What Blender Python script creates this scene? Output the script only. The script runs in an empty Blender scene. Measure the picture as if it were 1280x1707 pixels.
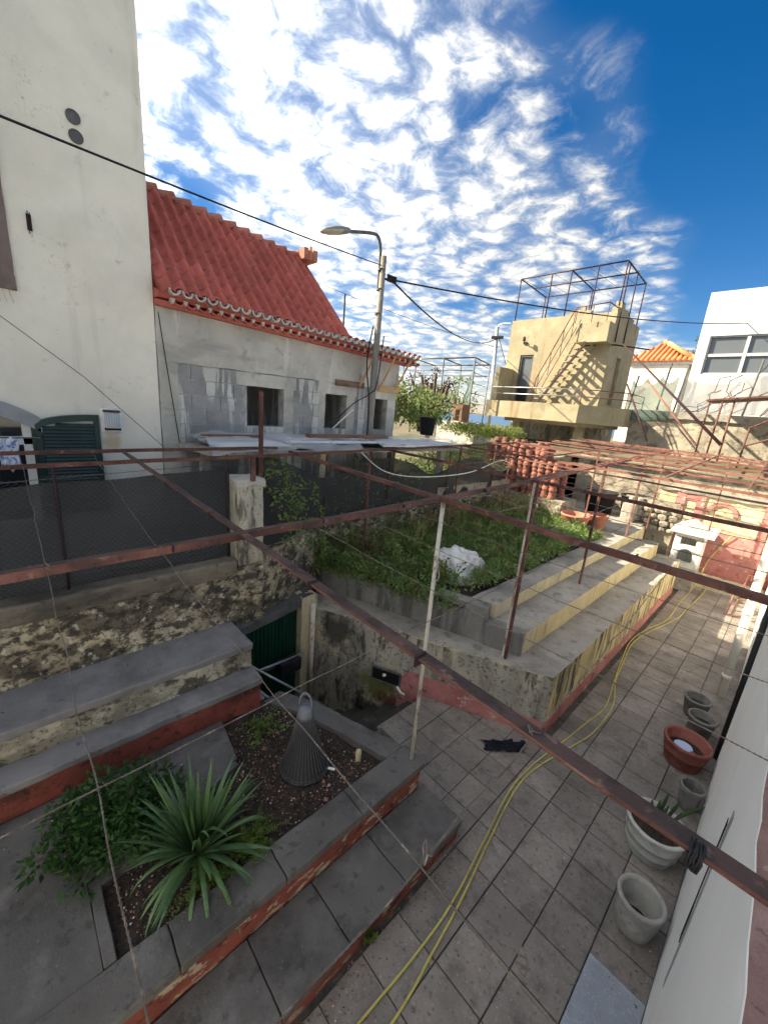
import bpy, bmesh, math, random
from mathutils import Vector, Matrix, noise
from math import sin, cos, pi, radians, sqrt, atan2, hypot
random.seed(7)
R = random.random
def U(a, b): return a + (b - a) * R()
scn = bpy.context.scene
col = scn.collection
# ------------------------------------------------------------------ camera
F_PX, PITCH, ROLL, YAW = 658.0, radians(-15.03), radians(4.99), radians(-45.46)
_fw = Vector((sin(YAW) * cos(PITCH), cos(YAW) * cos(PITCH), sin(PITCH)))
_r = Vector((cos(YAW), -sin(YAW), 0)); _u = _r.cross(_fw)
CR = cos(ROLL) * _r + sin(ROLL) * _u; CU = -sin(ROLL) * _r + cos(ROLL) * _u
CAM = Vector((0, 0, 4.1))
cd = bpy.data.cameras.new('camera'); cam = bpy.data.objects.new('camera', cd); col.objects.link(cam)
m = Matrix.Identity(4)
for i in range(3): m[i][0], m[i][1], m[i][2], m[i][3] = CR[i], CU[i], -_fw[i], CAM[i]
cam.matrix_world = m
cd.sensor_fit = 'HORIZONTAL'; cd.sensor_width = 36; cd.lens = F_PX / 1280 * 36
cd.clip_start = 0.02; cd.clip_end = 60000
scn.camera = cam
scn.render.resolution_x, scn.render.resolution_y = 767, 1024
# ------------------------------------------------------------------ sun, sky, exposure
SUN = Vector((-1.0, -0.62, 0.76)).normalized()
sl = bpy.data.lights.new('sun', 'SUN'); sl.energy = 2.0; sl.angle = radians(0.55); sl.color = (1, .93, .80)
so = bpy.data.objects.new('sun', sl); col.objects.link(so)
so.rotation_euler = SUN.to_track_quat('Z', 'Y').to_euler()
w = bpy.data.worlds.new('World'); scn.world = w; w.use_nodes = True
nt = w.node_tree; nt.nodes.clear()
def N(t, nt=None, **k):
    n = (nt or globals()['nt']).nodes.new(t)
    for a, v in k.items(): setattr(n, a, v)
    return n
def L(a, b, nt=None): (nt or globals()['nt']).links.new(a, b)
def math_n(op, a, b=None, c=None, nt=None, clamp=False):
    n = N('ShaderNodeMath', nt, operation=op, use_clamp=clamp)
    for i, v in enumerate((a, b, c)):
        if v is None: continue
        if isinstance(v, (int, float)): n.inputs[i].default_value = v
        else: L(v, n.inputs[i], nt)
    return n.outputs[0]
def ramp01(x, lo, hi, nt=None):
    n = N('ShaderNodeMapRange', nt, interpolation_type='SMOOTHSTEP')
    n.inputs['From Min'].default_value = lo; n.inputs['From Max'].default_value = hi
    L(x, n.inputs['Value'], nt); return n.outputs['Result']
def mixc(f, a, b, nt=None, blend='MIX'):
    n = N('ShaderNodeMix', nt, data_type='RGBA', blend_type=blend)
    for s, v in ((n.inputs[0], f), (n.inputs[6], a), (n.inputs[7], b)):
        if isinstance(v, (int, float)): s.default_value = v
        elif isinstance(v, tuple): s.default_value = (*v[:3], 1)
        else: L(v, s, nt)
    return n.outputs[2]
sky = N('ShaderNodeTexSky', sky_type='NISHITA', sun_disc=False)
sky.sun_elevation = math.asin(SUN.z); sky.sun_rotation = atan2(SUN.x, SUN.y)
sky.altitude = 300; sky.air_density = 1.0; sky.dust_density = .35; sky.ozone_density = 2.5
hs = N('ShaderNodeHueSaturation'); hs.inputs['Saturation'].default_value = 1.45; hs.inputs['Value'].default_value = .42; L(sky.outputs[0], hs.inputs['Color'])
tc = N('ShaderNodeTexCoord'); sp = N('ShaderNodeSeparateXYZ'); L(tc.outputs['Generated'], sp.inputs[0])
zz = math_n('ADD', math_n('MAXIMUM', sp.outputs[2], 0), .12)
cu = math_n('DIVIDE', sp.outputs[0], zz); cv = math_n('DIVIDE', sp.outputs[1], zz)
cb = N('ShaderNodeCombineXYZ'); L(cu, cb.inputs[0]); L(cv, cb.inputs[1])
def noise_n(vec, scale, det=6, rough=.55, dist=0, nt=None):
    n = N('ShaderNodeTexNoise', nt); n.noise_dimensions = '3D' if nt else '2D'
    n.inputs['Scale'].default_value = scale; n.inputs['Detail'].default_value = det
    n.inputs['Roughness'].default_value = rough; n.inputs['Distortion'].default_value = dist
    L(vec, n.inputs['Vector'], nt); return n.outputs['Fac']
n1 = noise_n(cb.outputs[0], 1.1, 2, .5)
wn_ = N('ShaderNodeTexNoise', noise_dimensions='2D'); wn_.inputs['Scale'].default_value = 3.6; wn_.inputs['Detail'].default_value = 2; L(cb.outputs[0], wn_.inputs['Vector'])
wv = N('ShaderNodeVectorMath', operation='MULTIPLY_ADD'); L(wn_.outputs['Color'], wv.inputs[0]); wv.inputs[1].default_value = (.22, .22, 0); L(cb.outputs[0], wv.inputs[2])
vo_ = N('ShaderNodeTexVoronoi', feature='F1', voronoi_dimensions='2D'); vo_.inputs['Scale'].default_value = 7.5; L(wv.outputs[0], vo_.inputs['Vector'])
puff = math_n('SUBTRACT', 1.0, math_n('MULTIPLY', vo_.outputs['Distance'], 1.25))
n2 = noise_n(cb.outputs[0], 8.0, 4, .6)
n3 = noise_n(wv.outputs[0], 26.0, 4, .65)
# broken cloud deck to the west; it ends in a ragged edge and leaves the north-east clear
wob = math_n('MULTIPLY', math_n('SUBTRACT', n1, .5), 1.0)
edge = ramp01(math_n('ADD', cu, wob), -.30, -1.0)
edge = math_n('MAXIMUM', edge, ramp01(math_n('ADD', cv, wob), .75, .10))  # unseen cloud overhead and behind the camera, added to brighten the yard
dens = math_n('ADD', math_n('ADD', math_n('MULTIPLY', n2, .42), math_n('MULTIPLY', puff, .32)), math_n('MULTIPLY', n3, .33))
dens = math_n('ADD', dens, math_n('MULTIPLY', math_n('SUBTRACT', n1, .5), .22))
cov = math_n('ADD', math_n('MULTIPLY', ramp01(math_n('ADD', dens, math_n('MULTIPLY', edge, .24)), .54, .98), .84), math_n('MULTIPLY', ramp01(n1, .2, .6), .20), clamp=True)
cov = math_n('MULTIPLY', cov, ramp01(edge, .22, .85))
cov = math_n('MULTIPLY', cov, ramp01(sp.outputs[2], -.02, .05))
shade = ramp01(dens, .42, .76)
# forward scattering: clouds towards the sun are brighter
sd = N('ShaderNodeVectorMath', operation='DOT_PRODUCT'); L(tc.outputs['Generated'], sd.inputs[0]); sd.inputs[1].default_value = tuple(SUN)
fs = math_n('ADD', .95, math_n('MULTIPLY', ramp01(sd.outputs['Value'], .1, 1.0), 1.3))
cc = mixc(shade, (.40, .46, .56), (.76, .77, .77))
vm = N('ShaderNodeVectorMath', operation='SCALE'); L(cc, vm.inputs[0]); L(fs, vm.inputs['Scale'])
bg1 = N('ShaderNodeBackground'); L(mixc(1.0, hs.outputs[0], (.92, .84, 1.0), blend='MULTIPLY'), bg1.inputs[0]); bg1.inputs[1].default_value = .05
bg2 = N('ShaderNodeBackground'); L(vm.outputs[0], bg2.inputs[0]); bg2.inputs[1].default_value = .225
ms = N('ShaderNodeMixShader'); L(cov, ms.inputs[0]); L(bg1.outputs[0], ms.inputs[1]); L(bg2.outputs[0], ms.inputs[2])
wo = N('ShaderNodeOutputWorld'); L(ms.outputs[0], wo.inputs[0])
scn.view_settings.view_transform = 'Standard'; scn.view_settings.look = 'None'
scn.view_settings.exposure = 3.0; scn.view_settings.gamma = 1; scn.view_settings.use_curve_mapping = False
scn.view_settings.use_white_balance = True; scn.view_settings.white_balance_temperature = 7600; scn.view_settings.white_balance_tint = 8
scn.render.engine = 'CYCLES'
scn.cycles.max_bounces = 5; scn.cycles.diffuse_bounces = 3; scn.cycles.transparent_max_bounces = 10; scn.cycles.adaptive_threshold = .03; scn.cycles.use_denoising = True

# ------------------------------------------------------------------ helpers: objects
def ray(px, py):
    return CR * ((px - 640) / F_PX) - CU * ((py - 853.5) / F_PX) + _fw
def at(px, py, x=None, y=None, z=None):
    d = ray(px, py)
    t = (x - CAM.x) / d.x if x is not None else (y - CAM.y) / d.y if y is not None else (z - CAM.z) / d.z
    return CAM + d * t
def tag(o, label=None, cat=None, group=None, kind=None):
    if label: o['label'] = label
    if cat: o['category'] = cat
    if group: o['group'] = group
    if kind: o['kind'] = kind
    return o
def thing(name, loc, label, cat, group=None, rz=0):
    o = bpy.data.objects.new(name, None); col.objects.link(o); o.location = loc; o.rotation_euler = (0, 0, rz)
    o.empty_display_size = .1
    return tag(o, label, cat, group)
def inv(p):
    m = Matrix.Identity(4); q = p
    while q is not None:
        l = Matrix.Translation(q.location) @ q.rotation_euler.to_matrix().to_4x4()
        m = l @ (q.matrix_parent_inverse @ m) if q.parent else l @ m
        q = q.parent
    return m.inverted()
class MB:
    def __init__(s): s.v = []; s.f = []; s.m = []
    def add(s, vs, fs, m=0):
        b = len(s.v); s.v += [tuple(v) for v in vs]
        for f in fs: s.f.append([b + i for i in f]); s.m.append(m)
        return s
    def box(s, a, b, m=0, mt=None):
        x0, y0, z0 = a; x1, y1, z1 = b
        s.add([(x0,y0,z0),(x1,y0,z0),(x1,y1,z0),(x0,y1,z0),(x0,y0,z1),(x1,y0,z1),(x1,y1,z1),(x0,y1,z1)],
              [(0,3,2,1),(0,1,5,4),(1,2,6,5),(2,3,7,6),(3,0,4,7)], m)
        s.f.append([len(s.v) - 4 + i for i in range(4)]); s.m.append(m if mt is None else mt); return s
    def prism(s, poly, z0, z1, m=0, mt=None):
        n = len(poly); ar = sum(poly[i][0]*poly[(i+1)%n][1]-poly[(i+1)%n][0]*poly[i][1] for i in range(n))
        if ar < 0: poly = poly[::-1]
        zt = z1 if callable(z1) else (lambda x, y: z1)
        s.add([(x, y, z0) for x, y in poly] + [(x, y, zt(x, y)) for x, y in poly],
              [tuple(range(n))[::-1]] + [(i, (i+1)%n, (i+1)%n+n, i+n) for i in range(n)], m)
        s.f.append([len(s.v) - n + i for i in range(n)]); s.m.append(m if mt is None else mt); return s
    def bar(s, p, q, w, h=None, m=0, up=(0,0,1)):
        p, q = Vector(p), Vector(q); h = h or w; d = (q - p).normalized(); u = Vector(up)
        if abs(d.dot(u)) > .99: u = Vector((1,0,0))
        a = d.cross(u).normalized(); b = a.cross(d).normalized()
        vs = [c + a*(i*w/2) + b*(j*h/2) for c in (p, q) for i, j in ((-1,-1),(1,-1),(1,1),(-1,1))]
        return s.add(vs, [(0,1,2,3),(4,7,6,5),(0,4,5,1),(1,5,6,2),(2,6,7,3),(3,7,4,0)], m)
    def tube(s, pts, r, n=8, m=0, cap=True, closed=False):
        P = [Vector(p) for p in pts]; k = len(P); b = len(s.v); a = None
        rr = r if isinstance(r, (list, tuple)) else [r]*k
        for i in range(k):
            d = (P[(i+1) % k if closed else min(i+1, k-1)] - P[(i-1) if closed else max(i-1, 0)])
            d = d.normalized() if d.length > 1e-9 else Vector((0,0,1))
            if a is None: a = d.orthogonal().normalized()
            a = (a - d*a.dot(d)); a = a.normalized() if a.length > 1e-6 else d.orthogonal().normalized()
            c = d.cross(a)
            for j in range(n):
                t = 2*pi*j/n; s.v.append(tuple(P[i] + a*(cos(t)*rr[i]) + c*(sin(t)*rr[i])))
        for i in range(k if closed else k-1):
            i2 = (i+1) % k
            for j in range(n):
                s.f.append([b+i*n+j, b+i*n+(j+1)%n, b+i2*n+(j+1)%n, b+i2*n+j]); s.m.append(m)
        if cap and not closed:
            s.f.append([b+j for j in range(n)][::-1]); s.m.append(m)
            s.f.append([b+(k-1)*n+j for j in range(n)]); s.m.append(m)
        return s
    def lathe(s, prof, n=32, c=(0,0,0), m=0, wob=0, seed=0):
        b = len(s.v); k = len(prof)
        for i, (r, z) in enumerate(prof):
            for j in range(n):
                t = 2*pi*j/n; q = r*(1+wob*noise.noise((cos(t)*1.5+seed, sin(t)*1.5, z*4)))
                s.v.append((c[0]+q*cos(t), c[1]+q*sin(t), c[2]+z))
        for i in range(k-1):
            for j in range(n):
                s.f.append([b+i*n+j, b+i*n+(j+1)%n, b+(i+1)*n+(j+1)%n, b+(i+1)*n+j]); s.m.append(m)
        return s
    def build(s, name, mats, parent=None, smooth=False, bevel=0, rough=None, recalc=True, seg=2, world=True):
        if not isinstance(mats, (list, tuple)): mats = [mats]
        bm = bmesh.new(); vs = [bm.verts.new(v) for v in s.v]
        for f, mi in zip(s.f, s.m):
            try:
                g = bm.faces.new([vs[i] for i in f]); g.material_index = mi; g.smooth = smooth
            except ValueError: pass
        if recalc: bmesh.ops.recalc_face_normals(bm, faces=bm.faces)
        if rough: roughen(bm, *rough)
        me = bpy.data.meshes.new(name); bm.to_mesh(me); bm.free()
        for x in mats: me.materials.append(MAT[x])
        o = bpy.data.objects.new(name, me); col.objects.link(o)
        if parent is not None:
            o.parent = parent
            if world: o.matrix_parent_inverse = inv(parent)
        if bevel:
            b = o.modifiers.new('bevel', 'BEVEL'); b.width = bevel; b.segments = seg; b.limit_method = 'ANGLE'; b.angle_limit = radians(40)
        return o
def roughen(bm, step, amp, freq=3.0):
    """cut a block into a grid and let its faces and edges wander, as cast or plastered work does"""
    co = [v.co for v in bm.verts]
    for ax in range(3):
        lo = min(c[ax] for c in co); hi = max(c[ax] for c in co); k = int((hi-lo)/step)
        for i in range(1, k+1):
            t = lo + (hi-lo)*i/(k+1); nrm = Vector((0,0,0)); nrm[ax] = 1; pt = Vector((0,0,0)); pt[ax] = t
            bmesh.ops.bisect_plane(bm, geom=list(bm.verts)+list(bm.edges)+list(bm.faces), plane_co=pt, plane_no=nrm, dist=1e-5)
    for v in bm.verts:
        v.co += noise.noise_vector(v.co*freq)*amp + noise.noise_vector(v.co*freq*3.7)*amp*.45
def inst(name, mesh, loc, parent=None, rot=None, scale=None):
    o = bpy.data.objects.new(name, mesh); col.objects.link(o); o.location = loc
    if rot is not None: o.rotation_euler = rot
    if scale is not None: o.scale = scale
    if parent is not None: o.parent = parent; o.matrix_parent_inverse = inv(parent)
    return o
def sag(p, q, s, n=16):
    p, q = Vector(p), Vector(q)
    return [p.lerp(q, t/n) - Vector((0,0,1))*s*4*(t/n)*(1-t/n) for t in range(n+1)]
def smooth_path(pts, n=8):
    P = [Vector(p) for p in pts]; out = []
    for i in range(len(P)-1):
        a, b, c, d = P[max(i-1,0)], P[i], P[i+1], P[min(i+2, len(P)-1)]
        for k in range(n):
            t = k/n
            out.append(.5*((2*b)+(c-a)*t+(2*a-5*b+4*c-d)*t*t+(3*b-a-3*c+d)*t**3))
    return out+[P[-1]]
# ------------------------------------------------------------------ materials
MAT = {}
def bsdf_mat(name):
    mt = bpy.data.materials.new(name); mt.use_nodes = True; t = mt.node_tree; t.nodes.clear()
    b = N('ShaderNodeBsdfPrincipled', t); o = N('ShaderNodeOutputMaterial', t); L(b.outputs[0], o.inputs[0], t)
    MAT[name] = mt; return mt, t, b, o
def weather(name, base, layers=(), rough=.88, bump=.25, bscale=60, bdet=3, spec=.25, rand=0, metal=0, var=.10, vscale=1.6, cracks=0, spots=()):
    """base colour with patches of other colour; a layer: (colour, scale, lo, hi, stretch xyz, amount, detail, z window (lo, hi) or None)"""
    mt, t, b, o = bsdf_mat(name)
    g = N('ShaderNodeNewGeometry', t); pos = g.outputs['Position']
    c = mixc(ramp01(noise_n(pos, vscale, 3, .6, nt=t), .3, .7, t), tuple(x*(1-var*1.6) for x in base), tuple(min(1, x*(1+var)) for x in base), t)
    hgt = None
    for ly in layers:
        colr, sc, lo, hi = ly[:4]; st = ly[4] if len(ly) > 4 and ly[4] else (1,1,1); amt = ly[5] if len(ly) > 5 else 1; det = ly[6] if len(ly) > 6 else 7
        mp = N('ShaderNodeMapping', t); mp.inputs['Scale'].default_value = st; mp.inputs['Location'].default_value = (sc*1.7, colr[0]*31, colr[1]*17); L(pos, mp.inputs['Vector'], t)
        nz = noise_n(mp.outputs[0], sc, det if det > 7 else min(det, 4), .62, 0, t)
        if len(ly) > 7 and ly[7]:
            sx = N('ShaderNodeSeparateXYZ', t); L(pos, sx.inputs[0], t)
            zm = ramp01(sx.outputs[2], ly[7][0], ly[7][1], t)
            nz = math_n('ADD', nz, math_n('MULTIPLY', math_n('SUBTRACT', zm, 1, nt=t), ly[8] if len(ly) > 8 else .5, nt=t), nt=t)
        f = math_n('MULTIPLY', ramp01(nz, lo, hi, t), amt, nt=t)
        c = mixc(f, c, tuple(colr), t)
        hgt = f if hgt is None else math_n('ADD', hgt, f, nt=t)
    for (ctr, rad, colr) in spots:   # a seep, moss stain or dark patch with its own place and ragged edge
        ds = N('ShaderNodeVectorMath', t, operation='DISTANCE'); L(pos, ds.inputs[0], t); ds.inputs[1].default_value = ctr
        dd_ = math_n('ADD', ds.outputs['Value'], math_n('MULTIPLY', math_n('SUBTRACT', noise_n(pos, 7, 4, .6, nt=t), .5, nt=t), rad*1.6, nt=t), nt=t)
        c = mixc(math_n('MULTIPLY', ramp01(dd_, rad, rad*.35, t), .85, nt=t), c, colr, t)
    if cracks:   # hairline cracks where one noise crosses its mean, only in some areas
        cn = noise_n(pos, 1.9, 5, .62, nt=t); cm = ramp01(noise_n(pos, .9, 2, nt=t), .52, .64, t)
        ck = math_n('MULTIPLY', ramp01(math_n('ABSOLUTE', math_n('SUBTRACT', cn, .5, nt=t), nt=t), .0024, .0, t), math_n('MULTIPLY', cm, cracks, nt=t), nt=t)
        c = mixc(ck, c, tuple(x*.35 for x in base), t)
    if rand:
        oi = N('ShaderNodeObjectInfo', t); h = N('ShaderNodeHueSaturation', t)
        L(math_n('ADD', 1-rand, math_n('MULTIPLY', oi.outputs['Random'], 2*rand, nt=t), nt=t), h.inputs['Value'], t); L(c, h.inputs['Color'], t); c = h.outputs[0]
    L(c, b.inputs['Base Color'], t)
    b.inputs['Roughness'].default_value = rough; b.inputs['Specular IOR Level'].default_value = spec; b.inputs['Metallic'].default_value = metal
    if bump:
        bp = N('ShaderNodeBump', t); bp.inputs['Strength'].default_value = bump; bp.inputs['Distance'].default_value = .012
        h = noise_n(pos, bscale, bdet, .65, nt=t)
        h = math_n('ADD', h, math_n('MULTIPLY', noise_n(pos, bscale/7, 2, .6, nt=t), 1.5, nt=t), nt=t)
        if hgt is not None: h = math_n('ADD', h, math_n('MULTIPLY', hgt, -.5, nt=t), nt=t)
        L(h, bp.inputs['Height'], t); L(bp.outputs[0], b.inputs['Normal'], t)
    return mt
V = (1,1,.14)   # vertical runs
weather('concrete', (.345,.318,.278), [((.19,.174,.155),1.1,.44,.68,None,.85), ((.45,.415,.365),2.2,.53,.72,None,.7), ((.13,.117,.105),6,.54,.68,None,.65,9), ((.09,.082,.074),26,.57,.70,None,.6,8), ((.44,.35,.22),3,.61,.74,None,.5)], bump=.5, cracks=.6)
weather('concrete_dark', (.125,.118,.112), [((.068,.064,.061),1.5,.46,.66,None,.85), ((.19,.182,.175),2.4,.54,.72,None,.65), ((.045,.043,.04),9,.55,.68,None,.6,8), ((.24,.23,.22),40,.63,.73,None,.5)], bump=.45, cracks=.6)
weather('concrete_tread', (.23,.22,.215), [((.13,.125,.12),1.8,.46,.68,None,.8), ((.27,.265,.26),3.0,.55,.74,None,.6), ((.06,.06,.055),9,.6,.72,None,.6), ((.30,.29,.28),40,.66,.74,None,.4)], bump=.35)
weather('paving', (.24,.212,.19), [((.155,.138,.124),1.5,.44,.66,None,.75), ((.30,.27,.242),2.8,.53,.72,None,.6), ((.11,.098,.088),7,.50,.68,None,.6,9), ((.40,.365,.325),38,.59,.70,None,.55), ((.055,.05,.045),26,.56,.68,None,.6,8)], bump=.5, rand=.15)
weather('grout', (.085,.077,.068), [((.15,.135,.11),8,.5,.7), ((.04,.038,.034),5,.5,.7)], bump=.4)
weather('yellow', (.56,.46,.27), [((.46,.41,.30),1.7,.46,.66,(1,1,.5),.8), ((.68,.58,.34),5,.55,.7,None,.6), ((.17,.15,.105),6.5,.56,.70,(1,1,.22),.8,8), ((.64,.33,.22),3.0,.60,.72,None,.5), ((.13,.115,.09),26,.60,.72,None,.5)], bump=.4)
weather('yellow_mould', (.58,.48,.26), [((.48,.42,.30),1.9,.48,.66,(1,1,.5),.8), ((.19,.165,.11),5.5,.47,.60,(1,1,.22),.75,8), ((.045,.04,.03),9,.51,.60,(1,1,.16),.92,8), ((.62,.30,.20),3.4,.58,.70,None,.6), ((.06,.055,.045),28,.58,.70,None,.6)], bump=.45)
weather('yellow_pale', (.58,.50,.32), [((.44,.40,.31),1.8,.48,.66,V,.8), ((.22,.19,.14),4.5,.53,.70,(1,1,.3),.75,9), ((.10,.09,.07),11,.57,.70,(1,1,.5),.65,9), ((.66,.60,.44),12,.58,.72,None,.5)], bump=.45)
weather('end_wall', (.41,.375,.31), [((.27,.25,.21),1.1,.42,.66,(1,1,.4),.8), ((.58,.50,.33),1.5,.52,.66,None,.8), ((.16,.142,.112),3.2,.50,.64,(1,1,.22),.8,10), ((.055,.05,.04),7,.53,.63,(1,1,.28),.85,10), ((.045,.04,.033),20,.53,.64,None,.65,8)], bump=.5, spots=[((-4.35,3.45,.62),.42,(.035,.032,.024)), ((-3.62,3.76,-.12),.42,(.13,.125,.03)), ((-3.35,3.9,-.42),.36,(.16,.055,.03)), ((-3.75,3.7,-.75),.5,(.015,.012,.010))])
weather('concrete_stained', (.24,.228,.21), [((.155,.147,.135),1.2,.42,.66,(1,1,.5),.85), ((.33,.315,.285),1.9,.54,.72,(1,1,.4),.7), ((.085,.08,.072),4,.50,.64,(1,1,.16),.8,9), ((.06,.056,.05),24,.57,.70,None,.6,8), ((.36,.31,.22),5,.62,.72,None,.5)], bump=.5)
weather('pit_dark', (.050,.046,.042), [((.03,.027,.025),2,.45,.65,None,.8), ((.09,.085,.08),5,.56,.72,None,.6)], bump=.5)  # dirty treads, coloured darker still for the shade down in the pit
weather('red_paint', (.215,.060,.046), [((.30,.095,.07),2.2,.48,.7,None,.65), ((.12,.034,.028),3.0,.50,.70,None,.75), ((.40,.34,.26),13,.555,.61,(1,.5,1),.9,9), ((.44,.37,.24),9,.50,.60,(1,.5,1),.95,9,(.335,.265),.45), ((.03,.026,.022),12,.58,.68,None,.75)], bump=.55)
weather('red_paint_low', (.215,.060,.046), [((.30,.095,.07),2.2,.48,.7,None,.65), ((.11,.032,.028),3.0,.50,.70,None,.75), ((.34,.29,.23),12,.57,.62,(1,.5,1),.9,9), ((.20,.19,.16),9,.52,.62,(1,.5,1),.9,9,(.07,.015),.45), ((.03,.026,.022),9,.55,.66,(1,.4,1),.85)], bump=.6)
weather('red_paint_b', (.27,.072,.052), [((.21,.053,.042),2.2,.46,.7,None,.7), ((.07,.028,.026),2.2,.50,.68,(1,.45,1),.9,9), ((.03,.024,.02),10,.54,.66,None,.75,8), ((.42,.18,.13),20,.60,.72,None,.5)], bump=.5)
weather('pink_paint', (.46,.19,.175), [((.34,.11,.105),2.2,.48,.68,None,.75), ((.54,.45,.39),6,.60,.66,None,.85,9), ((.09,.065,.06),8,.56,.68,None,.75,8), ((.58,.30,.28),16,.58,.70,None,.5)], bump=.5)
weather('mould_wall', (.57,.50,.36), [((.45,.365,.22),1.1,.46,.62,None,.85), ((.27,.225,.155),1.9,.44,.60,None,.85,8), ((.085,.072,.052),2.4,.45,.57,(1,.7,1.1),.85,10), ((.045,.039,.03),8,.47,.57,(1,.7,1.2),.85,10), ((.035,.031,.025),22,.50,.62,None,.7,8), ((.68,.63,.51),11,.57,.66,None,.65,9)], bump=.7, bscale=40)
weather('mould_bench', (.45,.42,.33), [((.57,.54,.43),1.8,.50,.64,None,.9), ((.19,.17,.13),2.8,.45,.58,(1,.6,1),.85,10), ((.06,.053,.043),5.5,.49,.57,(1,.6,1),.88,10), ((.04,.037,.03),20,.53,.63,None,.65,8), ((.28,.24,.15),6,.58,.68,None,.5)], bump=.6, bscale=40)
weather('coping_brown', (.175,.148,.112), [((.27,.23,.165),2.2,.5,.7,(1,.35,1),.8), ((.065,.056,.046),2.8,.48,.66,(1,.35,1),.85,9), ((.03,.028,.025),18,.56,.70,None,.65,8)], bump=.55)
weather('cream', (.77,.725,.62), [((.66,.62,.54),.7,.42,.7,None,.8), ((.80,.775,.70),1.6,.54,.75,None,.6), ((.46,.42,.35),1.9,.54,.72,(1,1,.06),.75,8), ((.34,.31,.26),5,.64,.76,None,.45), ((.30,.28,.24),34,.64,.76,None,.4)], bump=.45, bscale=20, var=.05, cracks=.9, spots=[((-6.0,.99,3.36),.13,(.55,.42,.25))])
weather('pillar_cream', (.52,.475,.37), [((.60,.57,.48),2,.5,.68,None,.7), ((.24,.205,.145),2.6,.46,.64,V,.8,9), ((.06,.053,.042),6,.51,.63,(1,1,.3),.85,9), ((.05,.045,.038),22,.56,.66,None,.6,8), ((.40,.31,.17),5,.58,.70,None,.6)], bump=.6)
weather('white_paint', (.86,.86,.84), [((.74,.74,.72),1.2,.55,.78,V,.5), ((.40,.38,.34),14,.70,.78,None,.4)], rough=.6, bump=.12, bscale=40, var=.02)
weather('render_grey', (.48,.455,.40), [((.59,.565,.50),1.2,.48,.66,None,.85), ((.32,.305,.275),1.8,.50,.70,(1,.4,1.6),.75), ((.20,.19,.175),7,.58,.72,None,.55,8), ((.66,.64,.58),5,.57,.68,V,.7)], bump=.45, bscale=40, cracks=.7)
weather('block', (.30,.297,.288), [((.60,.585,.54),5.5,.50,.56,(1,1,.12),.95,9), ((.40,.39,.37),1.3,.50,.66,None,.6), ((.14,.14,.14),30,.60,.72,None,.55)], bump=.6, bscale=110, rand=.12)
weather('mortar', (.40,.39,.37), [((.25,.24,.23),6,.5,.7)], bump=.4)
weather('mortar_white', (.56,.53,.48), [((.36,.33,.30),7,.5,.7,None,.7)], bump=.5)
weather('roof_red', (.50,.130,.105), [((.40,.092,.075),1.4,.46,.7,None,.65), ((.58,.25,.20),4,.55,.75,None,.5), ((.22,.085,.07),16,.62,.74,None,.5), ((.40,.35,.28),22,.67,.73,None,.45)], rough=.8, bump=.25, rand=.13)
weather('roof_orange', (.60,.20,.09), [((.66,.34,.19),2.2,.5,.7,None,.7), ((.42,.13,.07),6,.58,.72,None,.6)], rough=.8, bump=.2, rand=.12)
weather('terracotta_old', (.25,.098,.074), [((.36,.17,.13),5,.5,.7,None,.6), ((.14,.055,.045),7,.52,.70,None,.7), ((.40,.33,.27),20,.62,.72,None,.55), ((.05,.04,.035),12,.6,.72,None,.5)], bump=.4, rand=.25)
weather('terracotta', (.43,.17,.12), [((.55,.24,.17),5,.5,.7,None,.6), ((.26,.07,.05),9,.58,.72,None,.6), ((.55,.48,.40),22,.66,.74,None,.5)], bump=.25, rand=.12)
weather('pot_red', (.27,.092,.072), [((.36,.15,.12),7,.52,.7,None,.6), ((.20,.05,.04),5,.55,.72,None,.6), ((.50,.42,.36),26,.66,.74,None,.5)], bump=.2)
weather('pot_grey', (.36,.345,.315), [((.22,.21,.19),6,.48,.68,None,.7), ((.48,.46,.42),14,.56,.72,None,.6), ((.10,.095,.085),24,.6,.72,None,.5)], bump=.45, bscale=90)
weather('pot_dark', (.20,.19,.175), [((.11,.105,.095),6,.48,.68,None,.8), ((.32,.31,.28),14,.58,.74,None,.5)], bump=.5, bscale=90)
weather('pot_white', (.50,.50,.46), [((.33,.33,.30),6,.5,.68,None,.7), ((.60,.60,.56),14,.56,.72,None,.6), ((.16,.16,.14),20,.62,.72,None,.5)], bump=.35, bscale=90)
weather('rust', (.125,.048,.037), [((.22,.090,.068),2.6,.47,.68,None,.75), ((.055,.024,.021),4.0,.48,.66,None,.85,8), ((.30,.18,.14),14,.58,.70,None,.6), ((.03,.018,.016),34,.56,.70,None,.7)], rough=.66, bump=.5, bscale=120, spec=.35, var=.25)
weather('rust_top', (.070,.040,.034), [((.16,.080,.062),3.5,.50,.68,None,.7), ((.028,.02,.018),9,.48,.62,None,.8,8), ((.26,.17,.13),18,.60,.70,None,.5)], rough=.72, bump=.5, bscale=120, spec=.3, var=.25)
weather('rust_pale', (.20,.088,.066), [((.13,.052,.042),4,.46,.68,None,.8), ((.34,.21,.165),7,.55,.70,None,.6), ((.06,.03,.026),24,.56,.70,None,.65)], rough=.7, bump=.4, bscale=120, var=.25)
weather('rust_dark', (.035,.018,.022), [((.075,.028,.028),4,.5,.7,None,.7)], rough=.7, bump=.2)
weather('white_steel', (.62,.56,.47), [((.22,.09,.06),7,.52,.64,(1,1,.5),.85), ((.75,.72,.66),10,.55,.7,None,.6)], rough=.6, bump=.25, bscale=120)
weather('galv', (.42,.45,.48), [((.55,.58,.60),4,.5,.7,None,.6), ((.25,.27,.29),10,.56,.72,None,.5)], rough=.42, metal=.6, bump=.1)
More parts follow.
